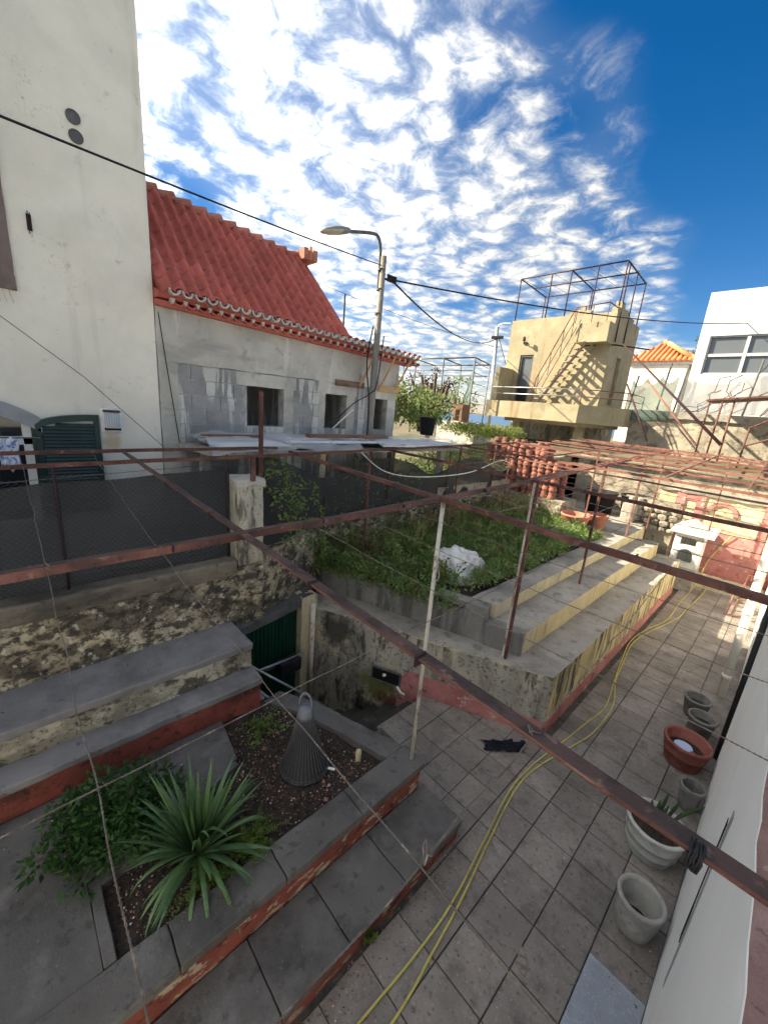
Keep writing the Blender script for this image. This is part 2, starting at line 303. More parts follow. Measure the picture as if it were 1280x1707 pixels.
weather('plate_steel', (.33,.36,.40), [((.24,.26,.29),5,.5,.7,None,.6), ((.46,.49,.52),70,.56,.66,None,.7)], rough=.45, metal=.35, bump=.35, bscale=160)
weather('sheet_white', (.62,.64,.66), [((.45,.46,.47),3,.5,.7,None,.7), ((.30,.24,.19),8,.62,.72,None,.6)], rough=.55, bump=.15)
weather('wood_brown', (.19,.105,.07), [((.30,.20,.14),3,.5,.7,(1,.3,1),.7), ((.09,.05,.04),9,.55,.7,(1,.25,1),.7)], bump=.4)
weather('wood_new', (.55,.36,.19), [((.42,.25,.12),6,.5,.7,(1,.2,1),.7)], bump=.25)
weather('pole_concrete', (.25,.232,.205), [((.16,.15,.138),3,.5,.7,(1,1,.4),.7), ((.42,.41,.39),9,.56,.7,None,.5)], bump=.3)
weather('black_plastic', (.016,.016,.018), [((.04,.04,.042),6,.5,.7,None,.6)], rough=.5, bump=.1)
weather('dark_void', (.010,.009,.008), (), bump=0)
weather('steel_grey', (.10,.10,.10), [((.2,.2,.2),8,.5,.7,None,.5)], rough=.5, bump=.1)
weather('link_grey', (.17,.17,.17), [((.09,.07,.06),12,.5,.7,None,.6)], rough=.5, bump=0)
weather('lamp_grey', (.24,.24,.23), [((.34,.34,.32),6,.5,.7,None,.5)], rough=.5, bump=.1)
weather('lamp_lens', (.45,.43,.36), [((.30,.28,.24),12,.5,.7,None,.5)], rough=.3, bump=.1)
weather('door_green', (.006,.050,.030), [((.004,.028,.019),3,.5,.7,V,.7), ((.02,.075,.05),9,.6,.72,None,.5)], rough=.5, bump=.1)
weather('shutter_green', (.007,.030,.027), [((.012,.048,.042),5,.5,.7,None,.6)], rough=.4, bump=.1, spec=.4)
weather('window_stone', (.20,.15,.135), [((.13,.10,.09),3,.5,.7,None,.7), ((.30,.25,.22),14,.58,.72,None,.6)], bump=.5)
weather('arch_grey', (.27,.28,.29), [((.20,.21,.22),4,.5,.7,None,.7)], bump=.3)
weather('tower', (.335,.292,.198), [((.28,.24,.155),1.0,.44,.7,None,.85), ((.385,.35,.25),2.2,.55,.72,None,.6), ((.23,.13,.06),1.6,.57,.70,(1,1,.10),.75,8), ((.18,.155,.105),3.4,.57,.72,(1,1,.35),.6,8), ((.12,.105,.075),12,.62,.72,None,.5)], bump=.45, bscale=30, cracks=.6)
weather('soil', (.046,.033,.027), [((.085,.058,.044),7,.5,.7,None,.7), ((.02,.016,.013),18,.48,.64,None,.85), ((.16,.125,.10),48,.60,.68,None,.7)], bump=1.0, bscale=60)
def pebble_mat():
    mt, t, b, o = bsdf_mat('pebble'); g = N('ShaderNodeNewGeometry', t); cr = N('ShaderNodeValToRGB', t); L(g.outputs['Random Per Island'], cr.inputs[0], t)
    cr.color_ramp.interpolation = 'CONSTANT'; e = cr.color_ramp.elements; e[0].color = (.10,.065,.05,1); e[1].position = .30; e[1].color = (.19,.115,.085,1)
    for p, c in ((.52,(.05,.036,.03,1)), (.68,(.36,.17,.13,1)), (.80,(.30,.25,.21,1)), (.90,(.52,.45,.40,1)), (.95,(.50,.26,.21,1))): x = e.new(p); x.color = c
    L(cr.outputs[0], b.inputs['Base Color'], t); b.inputs['Roughness'].default_value = .9
pebble_mat()
weather('stone_wall', (.30,.265,.21), [((.42,.38,.29),1.2,.5,.7,None,.7), ((.11,.10,.08),3,.5,.66,None,.85), ((.06,.055,.045),11,.56,.68,None,.7)], bump=.7, bscale=24)
weather('rubble_white', (.70,.70,.68), [((.42,.41,.39),7,.52,.66,None,.7), ((.25,.23,.2),20,.62,.72,None,.5)], bump=.9, bscale=24)
weather('bbq_white', (.62,.62,.58), [((.36,.35,.32),4,.5,.68,None,.7), ((.12,.11,.10),9,.60,.70,V,.6)], bump=.35)
weather('hose', (.48,.42,.13), [((.28,.24,.085),6,.5,.7,None,.7), ((.54,.49,.26),20,.6,.72,None,.5)], rough=.6, bump=.05)
weather('cloth_navy', (.007,.008,.016), [((.016,.018,.032),12,.5,.7,None,.6)], bump=.3)
weather('cloth_floral', (.62,.66,.74), [((.10,.16,.40),22,.52,.58,None,.9), ((.8,.8,.8),9,.55,.7,None,.6)], bump=.2)
weather('dish_blue', (.42,.52,.74), [((.7,.75,.8),6,.5,.7,None,.5)], rough=.3, bump=0)
weather('pvc_white', (.74,.71,.62), [((.55,.52,.44),4,.55,.7,V,.5)], rough=.45, bump=.05)
weather('wire', (.16,.13,.105), [((.34,.30,.24),30,.5,.66,None,.7), ((.10,.045,.03),18,.52,.68,None,.7)], rough=.55, bump=0, metal=.3)
weather('cable', (.012,.012,.013), (), rough=.5, bump=0)
weather('coping_pink', (.235,.135,.115), [((.34,.22,.185),2.6,.48,.68,None,.8), ((.14,.075,.065),4,.50,.7,None,.75,8), ((.46,.37,.29),16,.60,.70,(1,.35,1),.7,8), ((.06,.035,.03),24,.57,.7,None,.6)], bump=.6)
weather('ground', (.14,.12,.085), [((.07,.085,.04),.6,.48,.6,None,.8), ((.22,.19,.14),3,.52,.7,None,.6)], bump=.6, bscale=14)
weather('bark', (.10,.075,.055), [((.17,.14,.11),9,.5,.7,None,.7)], bump=.6)
weather('dry_stem', (.26,.17,.10), [((.38,.27,.17),9,.5,.7,None,.6)], bump=.2)
weather('stump', (.52,.42,.28), [((.30,.22,.13),10,.5,.7,V,.8)], bump=.5)
weather('rattan', (.085,.085,.095), [((.14,.14,.155),14,.5,.7,None,.5)], rough=.5, bump=.1)
weather('neck_grey', (.17,.18,.205), [((.16,.17,.19),9,.5,.7,None,.5)], rough=.5, bump=.1)
weather('far_white', (.48,.49,.50), [((.44,.45,.46),.8,.5,.7,None,.6)], bump=.05, var=.02)
weather('far_cream', (.58,.55,.50), [((.50,.47,.43),1,.5,.7,None,.6)], bump=.1)
def glassy(name, c, rough=.08):
    mt, t, b, o = bsdf_mat(name); b.inputs['Base Color'].default_value = (*c, 1); b.inputs['Roughness'].default_value = rough; b.inputs['Specular IOR Level'].default_value = .6
glassy('glass', (.02,.025,.03)); glassy('glass_grey', (.10,.115,.13), .12)
def leaf(name, c1, c2, rough=.5, tr=.5):
    mt, t, b, o = bsdf_mat(name)
    g = N('ShaderNodeNewGeometry', t)
    c = mixc(g.outputs['Random Per Island'], c1, c2, t)
    nz = noise_n(g.outputs['Position'], 3.0, 4, .6, nt=t); c = mixc(math_n('MULTIPLY', ramp01(nz, .35, .7, t), .4, nt=t), c, tuple(x*.7 for x in c1), t)
    L(c, b.inputs['Base Color'], t); b.inputs['Roughness'].default_value = rough; b.inputs['Specular IOR Level'].default_value = .35
    tl = N('ShaderNodeBsdfTranslucent', t); L(c, tl.inputs[0], t); mx = N('ShaderNodeMixShader', t); mx.inputs[0].default_value = tr
    L(b.outputs[0], mx.inputs[1], t); L(tl.outputs[0], mx.inputs[2], t); L(mx.outputs[0], o.inputs[0], t)
leaf('leaf_bed', (.13,.235,.065), (.28,.37,.14)); leaf('leaf_dry', (.26,.19,.09), (.14,.12,.055)); leaf('leaf_dark', (.06,.12,.04), (.12,.18,.07))
leaf('leaf_rose', (.025,.085,.022), (.075,.17,.045)); leaf('leaf_fern', (.11,.19,.035), (.20,.27,.07)); leaf('leaf_bright', (.13,.19,.045), (.24,.28,.08))
leaf('leaf_shrub', (.13,.17,.06), (.27,.29,.13)); leaf('leaf_brown', (.09,.055,.045), (.05,.035,.03)); leaf('leaf_vine', (.14,.24,.055), (.27,.34,.11))
def yucca_mat():
    mt, t, b, o = bsdf_mat('leaf_yucca'); oi = N('ShaderNodeObjectInfo', t); g = N('ShaderNodeNewGeometry', t)
    c = mixc(oi.outputs['Random'], (.035,.098,.036), (.105,.19,.066), t); c = mixc(math_n('MULTIPLY', ramp01(noise_n(g.outputs['Position'], 40, 3, nt=t), .45, .7, t), .35, nt=t), c, (.16,.2,.10), t)
    L(c, b.inputs['Base Color'], t); b.inputs['Roughness'].default_value = .42
yucca_mat()
def net_mat(name, c, alpha, scale=900):
    mt, t, b, o = bsdf_mat(name); b.inputs['Base Color'].default_value = (*c, 1); b.inputs['Roughness'].default_value = .8
    tr = N('ShaderNodeBsdfTransparent', t); mx = N('ShaderNodeMixShader', t)
    g = N('ShaderNodeNewGeometry', t); f = ramp01(noise_n(g.outputs['Position'], 2.6, 5, .6, nt=t), .3, .72, t)
    L(math_n('ADD', alpha-.05, math_n('MULTIPLY', f, .10, nt=t), nt=t), mx.inputs[0], t)
    L(tr.outputs[0], mx.inputs[1], t); L(b.outputs[0], mx.inputs[2], t); L(mx.outputs[0], o.inputs[0], t)
net_mat('net_black', (.028,.029,.030), .93); net_mat('net_green', (.05,.10,.085), .72); net_mat('net_grey', (.22,.23,.24), .5)
def film_mat():
    mt, t, b, o = bsdf_mat('plastic_film'); b.inputs['Base Color'].default_value = (.74,.76,.78,1); b.inputs['Roughness'].default_value = .3
    tr = N('ShaderNodeBsdfTransparent', t); mx = N('ShaderNodeMixShader', t); mx.inputs[0].default_value = .34
    L(tr.outputs[0], mx.inputs[1], t); L(b.outputs[0], mx.inputs[2], t); L(mx.outputs[0], o.inputs[0], t)
film_mat()
def water_mat():
    mt, t, b, o = bsdf_mat('sea'); b.inputs['Base Color'].default_value = (.02,.09,.20,1); b.inputs['Roughness'].default_value = .35
water_mat()
# ------------------------------------------------------------------ ground and sea
def gz(x, y):
    d = hypot(x + 3, y - 8)
    z = 1.85 + .9*max(0, min(1, (y-6.5)/3.5)) + .5*max(0, min(1, (y-12)/4))
    if d > 34: z -= (d-34)*.35
    return max(z, -70)
xs = sorted(set([-5.5, .45, -4.6] + [-7.5, -10, -13, -16, -20, -26, -34, -44, -60, -90, -140, -220, -400] + [3, 7, 12, 20, 30, 44, 60, 90, 140, 220, 400]))
ys = sorted(set([-4, 0, 2, 4, 6, 7.5, 9, 10.5, 12, 14.1, 16, 18.5, 22, 28, 36, 46, 60, 90, 140, 220, 400] + [-8, -14, -22, -34, -60, -100, -220, -400]))
g = MB()
for y in ys:
    for x in xs: g.v.append((x, y, gz(x, y)))
for j in range(len(ys)-1):
    for i in range(len(xs)-1):
        if xs[i] >= -5.5 and xs[i+1] <= .45 and ys[j] >= -4 and ys[j+1] <= 14.1: continue
        k = j*len(xs)+i; g.f.append([k, k+1, k+1+len(xs), k+len(xs)]); g.m.append(0)
tag(g.build('ground', 'ground', smooth=True), kind='structure')
tag(MB().box((-30000,-30000,-80), (30000,30000,-60)).build('sea', 'sea'), kind='structure')
# ------------------------------------------------------------------ paved yard
XL = [-2.97, -2.57, -2.165, -1.77, -1.385, -.975, -.57, -.19, .215]
YL = [2.34 + .4*k for k in range(-9, 29)]
pv = tag(MB().box((-2.56,-2.0,-.12), (.26,14.2,-.022)).build('pavement', 'grout'), kind='structure')
MB().box((-2.95,3.16,-.12), (-2.57,4.6,-.022)).build('bedding', 'grout', pv)
tile_mesh = {}
def tile_m(w, h, v):
    k = (round(w,2), round(h,2), v)
    if k not in tile_mesh:
        b = MB(); b.box((-w/2,-h/2,-.04), (w/2,h/2,0)); o = b.build('tile', 'paving', bevel=0)
        bm = bmesh.new(); bm.from_mesh(o.data); es = [e for e in bm.edges if all(vv.co.z > -.01 for vv in e.verts)]
        bmesh.ops.bevel(bm, geom=es, offset=.003, segments=1, affect='EDGES'); bm.to_mesh(o.data); bm.free()
        tile_mesh[k] = o.data; bpy.data.objects.remove(o)
    return tile_mesh[k]
for i in range(len(XL)-1):
    for j in range(len(YL)-1):
        x0, x1, y0, y1 = XL[i], XL[i+1], YL[j], YL[j+1]
        cx, cy = (x0+x1)/2, (y0+y1)/2
        if y1 > 13.9: continue
        if cx < -1.5 and cy > 4.75 + (cx+1.47)*.45 + .2: continue
        if cx < -1.42 and cy < 2.5: continue
        if i == 0 and (cy < 3.3 or cy > 4.2): continue
        if i == len(XL)-2 and 2.34 <= cy <= 2.9: continue
        inst('tile', tile_m(x1-x0-.009, y1-y0-.009, 0), (cx, cy + (cx+1)*.012, U(-.002,.002)), pv, (U(-.004,.004), U(-.004,.004), U(-.006,.006)))
o = tag(MB().box((-.185,2.36,-.03), (.205,2.93,.006)).build('steel_plate', 'plate_steel', bevel=.002), 'flat grey textured metal plate let into the paving by the white wall', 'plate')
# ------------------------------------------------------------------ stepped terrace
ter = thing('stepped_terrace', (-2.2,8,0), 'long yellow and grey stepped concrete terrace beside the paved yard', 'steps')
A0, A1 = (-1.48,4.775), (-4.86,3.26)
MB().prism([A0, (-1.48,12.35), (-2.1,12.35), (-2.1,4.98), (-5.4,3.85), A1], -1.15, .90, 0, 1).build('bench_step', ['yellow_mould','concrete'], ter, bevel=.012, rough=(.16,.012))
MB().prism([(-2.0,4.90), (-2.0,12.1), (-2.6,12.1), (-2.6,4.76)], .85, 1.24, 0, 1).build('middle_step', ['yellow','concrete'], ter, bevel=.012, rough=(.16,.012))
MB().prism([(-2.49,4.915), (-2.49,12.7), (-2.86,12.7), (-2.86,4.8)], .85, 1.46, 0, 1).build('top_step', ['yellow_pale','concrete'], ter, bevel=.012, rough=(.16,.012))
def off(p, q, d):
    e = Vector((q[0]-p[0], q[1]-p[1])).normalized(); n = Vector((e.y, -e.x)); return (p[0]+n.x*d, p[1]+n.y*d), (q[0]+n.x*d, q[1]+n.y*d)
# end walls set square across the terrace, facing the camera
B0, B1 = (-2.50,4.70), (-5.45,3.70)
b0, b1 = off(B0, B1, .2)
MB().prism([(-1.995,4.835), (-2.49,4.662), (-2.58,4.86), (-2.01,5.0)], .86, 1.243, 0, 1).build('end_wall_low', ['concrete_stained','concrete_stained'], ter, bevel=.01, rough=(.12,.008))
MB().prism([B0, B1, b1, b0], .86, 1.455, 0, 1).build('end_wall', ['concrete_stained','concrete_stained'], ter, bevel=.012, rough=(.14,.012))
c0, c1 = off(A0, A1, -.012); d0, d1 = off(A0, A1, .03)
MB().prism([(-1.475,4.79), c0, c1, d1, d0], -1.15, .885, 0).build('end_render', 'end_wall', ter, bevel=.008, rough=(.10,.010,4))
# red skirting at the foot
c0, c1 = off(A0, (-3.36,3.932), -.035); d0, d1 = off(A0, (-3.36,3.932), .0)
sk = MB(); n = 26
tops = [.21+.13*i/n+.05*noise.noise((i*.5,3,0)) if i < 25 else .18 for i in range(n+1)]
for i in range(n):
    t0, t1 = i/n, (i+1)/n
    f = lambda a, b, t: (a[0]+(b[0]-a[0])*t, a[1]+(b[1]-a[1])*t)
    sk.prism([f(c0,c1,t0), f(c0,c1,t1), f(d0,d1,t1), f(d0,d1,t0)], -.45 if i > 18 else -.05, (tops[i]+tops[i+1])/2+.02*R())
sk.build('skirting', 'pink_paint', ter)
sk = MB()
for i in range(50):
    y0 = 4.80+i*.15; sk.box((-1.50,y0,-.02), (-1.468,y0+.15,.20+.08*noise.noise((i*.37,9,1))+.03*R()))
sk.build('skirting', 'pink_paint', ter)
tag(ter.children[0], kind=None)
# vent opening in the end wall
vw = MB(); e = Vector((A1[0]-A0[0], A1[1]-A0[1], 0)).normalized(); nn = Vector((-e.y, e.x, 0))
if nn.y > 0: nn = -nn
vc = Vector((-3.54,3.85,.11))
def onw(u, z, d): return vc + e*u + Vector((0,0,z)) + nn*d
vw.add([onw(a, b, d) for d in (.03,.042) for a, b in ((-.22,-.10),(.22,-.10),(.22,.11),(-.22,.11))], [(0,1,2,3),(4,5,6,7),(0,1,5,4),(1,2,6,5),(2,3,7,6),(3,0,4,7)])
vo = vw.build('vent_opening', 'dark_void', ter)
fr = MB()
for a, b in (((-.23,-.105),(.23,-.105)), ((.23,-.105),(.23,.115)), ((.23,.115),(-.23,.115)), ((-.23,.115),(-.23,-.105))):
    fr.bar(onw(a[0],a[1],.042), onw(b[0],b[1],.042), .022, .022)
fr.build('vent_frame', 'steel_grey', ter)
vb = MB(); vb.lathe([(0,-.02),(.028,-.015),(.032,0),(.028,.015),(0,.02)], 12, onw(.02,.03,.06)); vb.build('vent_knob', 'pvc_white', ter, smooth=True)
vb = MB().tube([onw(-.20,-.09,.06), onw(-.28,-.14,.10), onw(-.34,-.16,.09)], .018, 8); vb.build('drain_pipe', 'pvc_white', ter, smooth=True)
# soil of the bed
so_ = MB(); nx, ny = 18, 50
for j in range(ny+1):
    for i in range(nx+1):
        y = 4.0+(13.3-4.0)*j/ny; x = -5.42+(-2.8+5.42)*i/nx; y = max(y, 4.62+(x+2.5)*.339)
        so_.v.append((x, y, 1.385+.05*noise.noise((x*2,y*2,0))))
for j in range(ny):
    for i in range(nx): so_.f.append([j*(nx+1)+i, j*(nx+1)+i+1, (j+1)*(nx+1)+i+1, (j+1)*(nx+1)+i]); so_.m.append(0)
tag(so_.build('bed_soil', 'soil', smooth=True), 'bare earth of the overgrown terrace bed', 'soil', kind='stuff')
MB().prism([(-2.87,10.6),(-2.87,12.71),(-2.63,12.71),(-2.63,14.3),(-5.5,14.3),(-5.5,10.1)], 1.2, 1.47).build('concrete_floor', 'concrete', rough=(.3,.01)); tag(bpy.data.objects['concrete_floor'], kind='structure')
# ------------------------------------------------------------------ planter and step
ps = thing('planter_step', (-1.65,1,0), 'low dark concrete step with a peeling red riser below the planter', 'step')
SY = [-2.0, -.62, .10, .86, 1.42, 2.02, 2.83]
MB().box((-1.90,-2.0,-.05), (-1.425,2.82,.21)).build('riser', 'red_paint_low', ps, bevel=.008, rough=(.12,.012,4))
for a, b in zip(SY[:-1], SY[1:]):
    MB().box((-1.915,a+.004,.17), (-1.40,b-.004,.243)).build('slab', 'concrete_dark', ps, bevel=.008, rough=(.10,.006,5))
pl = thing('raised_planter', (-2.6,1.3,.2), 'raised planter with flaking red front and dark concrete coping', 'planter')
MB().box((-2.10,-2.0,-.1), (-1.925,2.76,.50)).build('front_wall', 'red_paint', pl, bevel=.006, rough=(.11,.012,4))
CY = [-2.0,-.35,.42,1.18,1.95,2.80]
for a, b in zip(CY[:-1], CY[1:]):
    MB().box((-2.20,a+.004,.462), (-1.905,b-.004,.545)).build('coping_slab', 'concrete_dark', pl, bevel=.010, rough=(.10,.007,5))
MB().prism([(-2.205,2.52),(-2.205,2.76),(-3.32,2.40),(-3.22,2.19)], -.9, .535).build('end_kerb', 'concrete_dark', pl, bevel=.012, rough=(.11,.008,5))
MB().prism([(-3.30,2.20),(-3.33,2.44),(-3.80,2.16),(-3.76,1.93)], -.9, .50).build('end_kerb', 'concrete_dark', pl, bevel=.012, rough=(.11,.008,5))
MB().prism([(-2.205,.06),(-2.205,.13),(-2.80,.13),(-2.80,.06)], .2, .552).build('side_kerb', 'concrete_dark', pl, bevel=.008, rough=(.1,.005,5))
MB().prism([(-2.80,.06),(-2.73,.13),(-3.08,1.32),(-3.14,1.28)], .2, .548).build('side_kerb', 'concrete_dark', pl, bevel=.008, rough=(.1,.005,5))
fl = MB(); fl.prism([(-2.20,-2.0),(-2.20,.055),(-2.82,.055),(-3.15,1.33),(-3.73,1.40),(-3.73,-2.0)], .2, .538)
tag(fl.build('floor', 'concrete_dark', rough=(.15,.006,4)), kind='structure')
sl_ = MB(); nx, ny = 26, 40
for j in range(ny+1):
    for i in range(nx+1):
        x = -3.80+(1.62)*i/nx; y = .10+2.62*j/ny; y = min(y, 2.55+(x+2.2)*.32)
        sl_.v.append((x, y, .465+.035*noise.noise((x*3,y*3,1))+.02*noise.noise((x*11,y*11,1))))
for j in range(ny):
    for i in range(nx):
        k = j*(nx+1)+i; cx = -3.80+1.62*(i+.5)/nx; cy = .10+2.62*(j+.5)/ny
        sl_.f.append([k, k+1, k+nx+2, k+nx+1]); sl_.m.append(0)
tag(sl_.build('planter_soil', 'soil', smooth=True), 'dark crumbly soil filling the raised planter', 'soil', kind='stuff')
pb = MB()
for k in range(3000):
    x, y = U(-3.6,-2.25), U(.2,2.5)
    if y > 2.45+(x+2.2)*.32 or (x < -3.05 and y < 1.35): continue
    s = U(.004,.015)*(2.2 if R() < .05 else 1); c = Vector((x, y, .475+.035*noise.noise((x*3,y*3,1))+.02*noise.noise((x*11,y*11,1))+s*.3))
    vs = [c+Vector((U(.6,1)*s*a, U(.6,1)*s*b, U(.5,.9)*s*d)) for a, b, d in ((1,0,0),(-1,0,0),(0,1,0),(0,-1,0),(0,0,1),(0,0,-1))]
    pb.add(vs, [(0,2,4),(2,1,4),(1,3,4),(3,0,4),(2,0,5),(1,2,5),(3,1,5),(0,3,5)])
po = tag(pb.build('pebbles', 'pebble'), 'small reddish pebbles and shards scattered over the planter soil', 'pebbles', kind='stuff')
# ------------------------------------------------------------------ left benches, boundary wall, pit
rl = thing('red_ledge', (-3.85,0,.54), 'low ledge with dark grey top and red painted front below the bench', 'ledge')
MB().box((-4.02,-2.0,-.2), (-3.745,1.88,.79)).build('front', 'red_paint_b', rl, bevel=.008, rough=(.12,.010,4))
MB().box((-4.05,-2.0,.78), (-3.735,1.90,.86)).build('top', 'concrete_tread', rl, bevel=.012, rough=(.12,.012,4))
lb = thing('concrete_bench', (-4.3,0,.86), 'mouldy concrete bench with grey top under the boundary wall', 'bench')
MB().box((-4.66,-2.0,-1.1), (-4.0,1.89,1.13)).build('front', 'mould_bench', lb, bevel=.010, rough=(.10,.022,4))
MB().box((-4.66,-2.0,1.11), (-3.985,1.90,1.195)).build('top', 'concrete_tread', lb, bevel=.014, rough=(.12,.014,4))
bw = thing('boundary_wall', (-4.8,1,0), 'tall mould-stained boundary wall behind the concrete bench', 'wall')
MB().box((-4.92,-2.2,-1.1), (-4.60,1.99,1.86)).build('wall_face', 'mould_wall', bw, bevel=.01, rough=(.10,.022,4))
MB().box((-4.95,-2.2,1.84), (-4.585,1.985,2.05)).build('coping', 'coping_brown', bw, bevel=.03, rough=(.11,.022,3))
MB().prism([(-4.64,2.34),(-5.32,3.86),(-5.62,3.86),(-4.96,2.34)], 1.08, 2.03).build('wall_face', 'mould_wall', bw, bevel=.02, rough=(.12,.022,4))
MB().box((-5.62,3.865,1.0), (-5.36,10.2,2.06)).build('wall_face', 'mould_wall', bw, bevel=.02, rough=(.16,.022,4))
MB().box((-5.68,7.0,1.9), (-5.45,10.2,2.42)).build('wall_face', 'stone_wall', bw, rough=(.25,.03,3)); MB().box((-5.70,11.3,1.0), (-5.47,14.3,2.95)).build('wall_face', 'stone_wall', bw, rough=(.25,.03,3))
MB().box((-5.00,3.05,-1.1), (-4.72,3.34,1.12)).build('wall_face', 'yellow_pale', bw, bevel=.012, rough=(.10,.012,4))
gp = thing('gate_pillar', (-4.75,2.16,1.1), 'square cream pillar with a crumbling grey cap on the boundary wall', 'pillar')
MB().box((-4.90,1.995,1.96), (-4.585,2.335,3.0)).build('shaft', 'pillar_cream', gp, bevel=.015, rough=(.10,.012,4))
MB().box((-4.895,1.992,1.1), (-4.588,2.338,1.955)).build('foot', 'mould_wall', gp, bevel=.015, rough=(.10,.016,4))
MB().box((-4.915,1.98,2.985), (-4.57,2.35,3.085)).build('cap', 'render_grey', gp, bevel=.02, rough=(.07,.022,6))
# door canopy, door
cs = tag(MB().prism([(-4.47,1.915),(-4.78,3.30),(-5.25,3.42),(-4.95,1.995),(-4.68,1.99)], .985, 1.12).build('door_canopy', 'concrete_dark', rough=(.1,.014,4), bevel=.015), 'dark concrete slab roofing the sunken green door', 'canopy')
dr = thing('green_door', (-4.85,2.45,-1.0), 'dark green ribbed metal door at the foot of the sunken steps', 'door')
dm = MB().box((-4.88,1.90,-1.0), (-4.85,3.04,.985)); dm.build('panel', 'door_green', dr)
for k in range(18):
    y = 1.92+k*.062; MB().box((-4.85,y,-.98), (-4.832,y+.036,.975)).build('rib', 'door_green', dr, bevel=.004, seg=1)
MB().bar((-4.825,1.92,.02), (-4.825,3.0,.02), .04, .035).build('cross_rail', 'steel_grey', dr)
pp = tag(MB().tube([(-4.66,3.22,-1.0),(-4.66,3.22,1.02)], .04, 10).build('drain_pipe', 'white_steel', smooth=True), 'cream vertical drainpipe beside the green door', 'pipe')
# pit walls and steps
pit = thing('sunken_steps', (-3.6,3.2,-1.0), 'dark steps leading down to the green door', 'steps')
for k in range(6):
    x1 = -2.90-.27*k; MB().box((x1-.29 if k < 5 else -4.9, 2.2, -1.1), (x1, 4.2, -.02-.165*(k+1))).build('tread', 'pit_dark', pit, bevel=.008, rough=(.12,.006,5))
MB().box((-2.93,2.60,-1.1), (-2.72,4.2,-.03)).build('head_wall', 'concrete_dark', pit, rough=(.12,.006,5))
MB().box((-3.8,1.92,-1.1), (-4.68,1.96,.5)).build('side_wall', 'end_wall', pit, rough=(.12,.01,5))
MB().box((-2.92,2.55,-.05), (-2.575,3.17,.0)).build('landing_slab', 'concrete_dark', pit, bevel=.006)
for k, (a, b) in enumerate([(((-4.45,2.05,.55)), (-4.0,3.05,-.35)), (((-4.5,2.0,.35)), (-4.55,3.0,.28)), ((-4.35,1.95,.42), (-3.75,2.75,-.5))]):
    tag(MB().tube([a, b], .018, 8).build('loose_pipe', 'galv', smooth=True), ['long grey pipe leaning across the sunken green door', 'grey pipe lying level in front of the green door', 'short grey pipe slanting into the dark stairwell'][k], 'pipe')
MB().box((-4.62,2.55,.10), (-4.45,2.9,.30)).build('dark_crate', 'black_plastic', bevel=.01); tag(bpy.data.objects['dark_crate'], 'small dark crate propped by the green door', 'crate')
# ------------------------------------------------------------------ right white wall of the house
hw = thing('white_house_wall', (.3,4,0), 'white house wall with pink coping along the right of the yard', 'wall')
MB().box((.215,-2.5,-.1), (.42,16,2.84)).build('wall_face', 'white_paint', hw, rough=(.35,.006,2))
MB().box((.203,-2.5,2.80), (.62,16,2.885), 0, 1).build('coping', ['white_paint','coping_pink'], hw, bevel=.008, rough=(.12,.010,4))
tag(MB().box((.43,-2.6,0), (7,16,2.70)).build('house_block', 'white_paint'), 'rest of the white house behind its yard wall', 'house')
MB().box((.2125,2.62,1.1), (.2175,2.68,2.05)).build('slot', 'dark_void', hw)
MB().box((.212,2.50,.85), (.2175,2.56,2.2)).build('strip', 'arch_grey', hw)  # flat grey plate painting the shadow beside the slot
tag(MB().tube([(.205,6.3,-.05),(.185,6.3,2.3)], .036, 14).build('black_downpipe', 'black_plastic', smooth=True), 'black vertical downpipe on the white wall', 'pipe')
wp = thing('white_downpipe', (.08,7.75,0), 'cream vertical drainpipe standing out from the white wall', 'pipe')
MB().tube([(.045,7.75,.12),(.005,7.75,2.7)], .055, 14).build('pipe', 'pvc_white', wp, smooth=True)
for z in (.45, 1.55): MB().tube([(.043-.0155*z,7.75,z),(.042-.0155*z,7.75,z+.07)], .064, 14).build('collar', 'pvc_white', wp, smooth=True)
# ------------------------------------------------------------------ pergola
pg = thing('pergola', (-2,3,.5), 'rust-red angle-iron pergola strung with wires over the yard', 'pergola')
def angle(p, q, w=.038, m='rust', name='beam', flip=1, t=.007):
    """an L of angle iron: one leg lying flat on top, one hanging"""
    p, q = Vector(p), Vector(q); d = (q-p).normalized(); a = d.cross(Vector((0,0,1))).normalized()*flip; up = a.cross(d)*flip
    if up.z < 0: up = -up
    prof = [(-w/2,0),(w/2,0),(w/2,-w),(w/2-t,-w),(w/2-t,-t),(-w/2,-t)]
    n = max(2, int((q-p).length/.25)); b = MB()
    for k in range(n+1):
        c = p.lerp(q, k/n) + Vector((noise.noise((k*.7,p.x,p.y)), noise.noise((k*.7,5+p.x,p.y)), noise.noise((k*.5,9,p.y)))) * .006
        for i, j in prof: b.v.append(tuple(c + a*i + up*j))
    for k in range(n):
        for i in range(6):
            b.f.append([k*6+i, k*6+(i+1)%6, (k+1)*6+(i+1)%6, (k+1)*6+i]); b.m.append(1 if i == 0 else 0)
    b.f.append([0,1,2,3,4,5]); b.m.append(0); b.f.append([n*6+i for i in range(6)][::-1]); b.m.append(0)
    return b.build(name, [m, 'rust_top' if m == 'rust' else m], pg)
Z = 3.405
def zb(y): return Z + max(0, y-4.6)*.027
angle((-1.82,-1.6,Z), (-1.90,1.2,Z)); angle((-1.90,1.21,Z), (-2.12,4.62,Z)); angle((-2.12,4.63,Z), (-2.36,12.7,zb(12.7)), m='rust_pale'); angle((-2.21,4.66,Z-.01), (-2.46,12.7,zb(12.7)-.012), m='rust_pale', w=.034)
angle((-4.52,-1.6,3.325), (-4.50,2.2,3.40), w=.036); angle((-4.50,2.21,3.40), (-4.66,9.5,3.56), w=.036)
angle((-4.90,-1.6,3.40), (-5.02,2.75,3.43), w=.034)
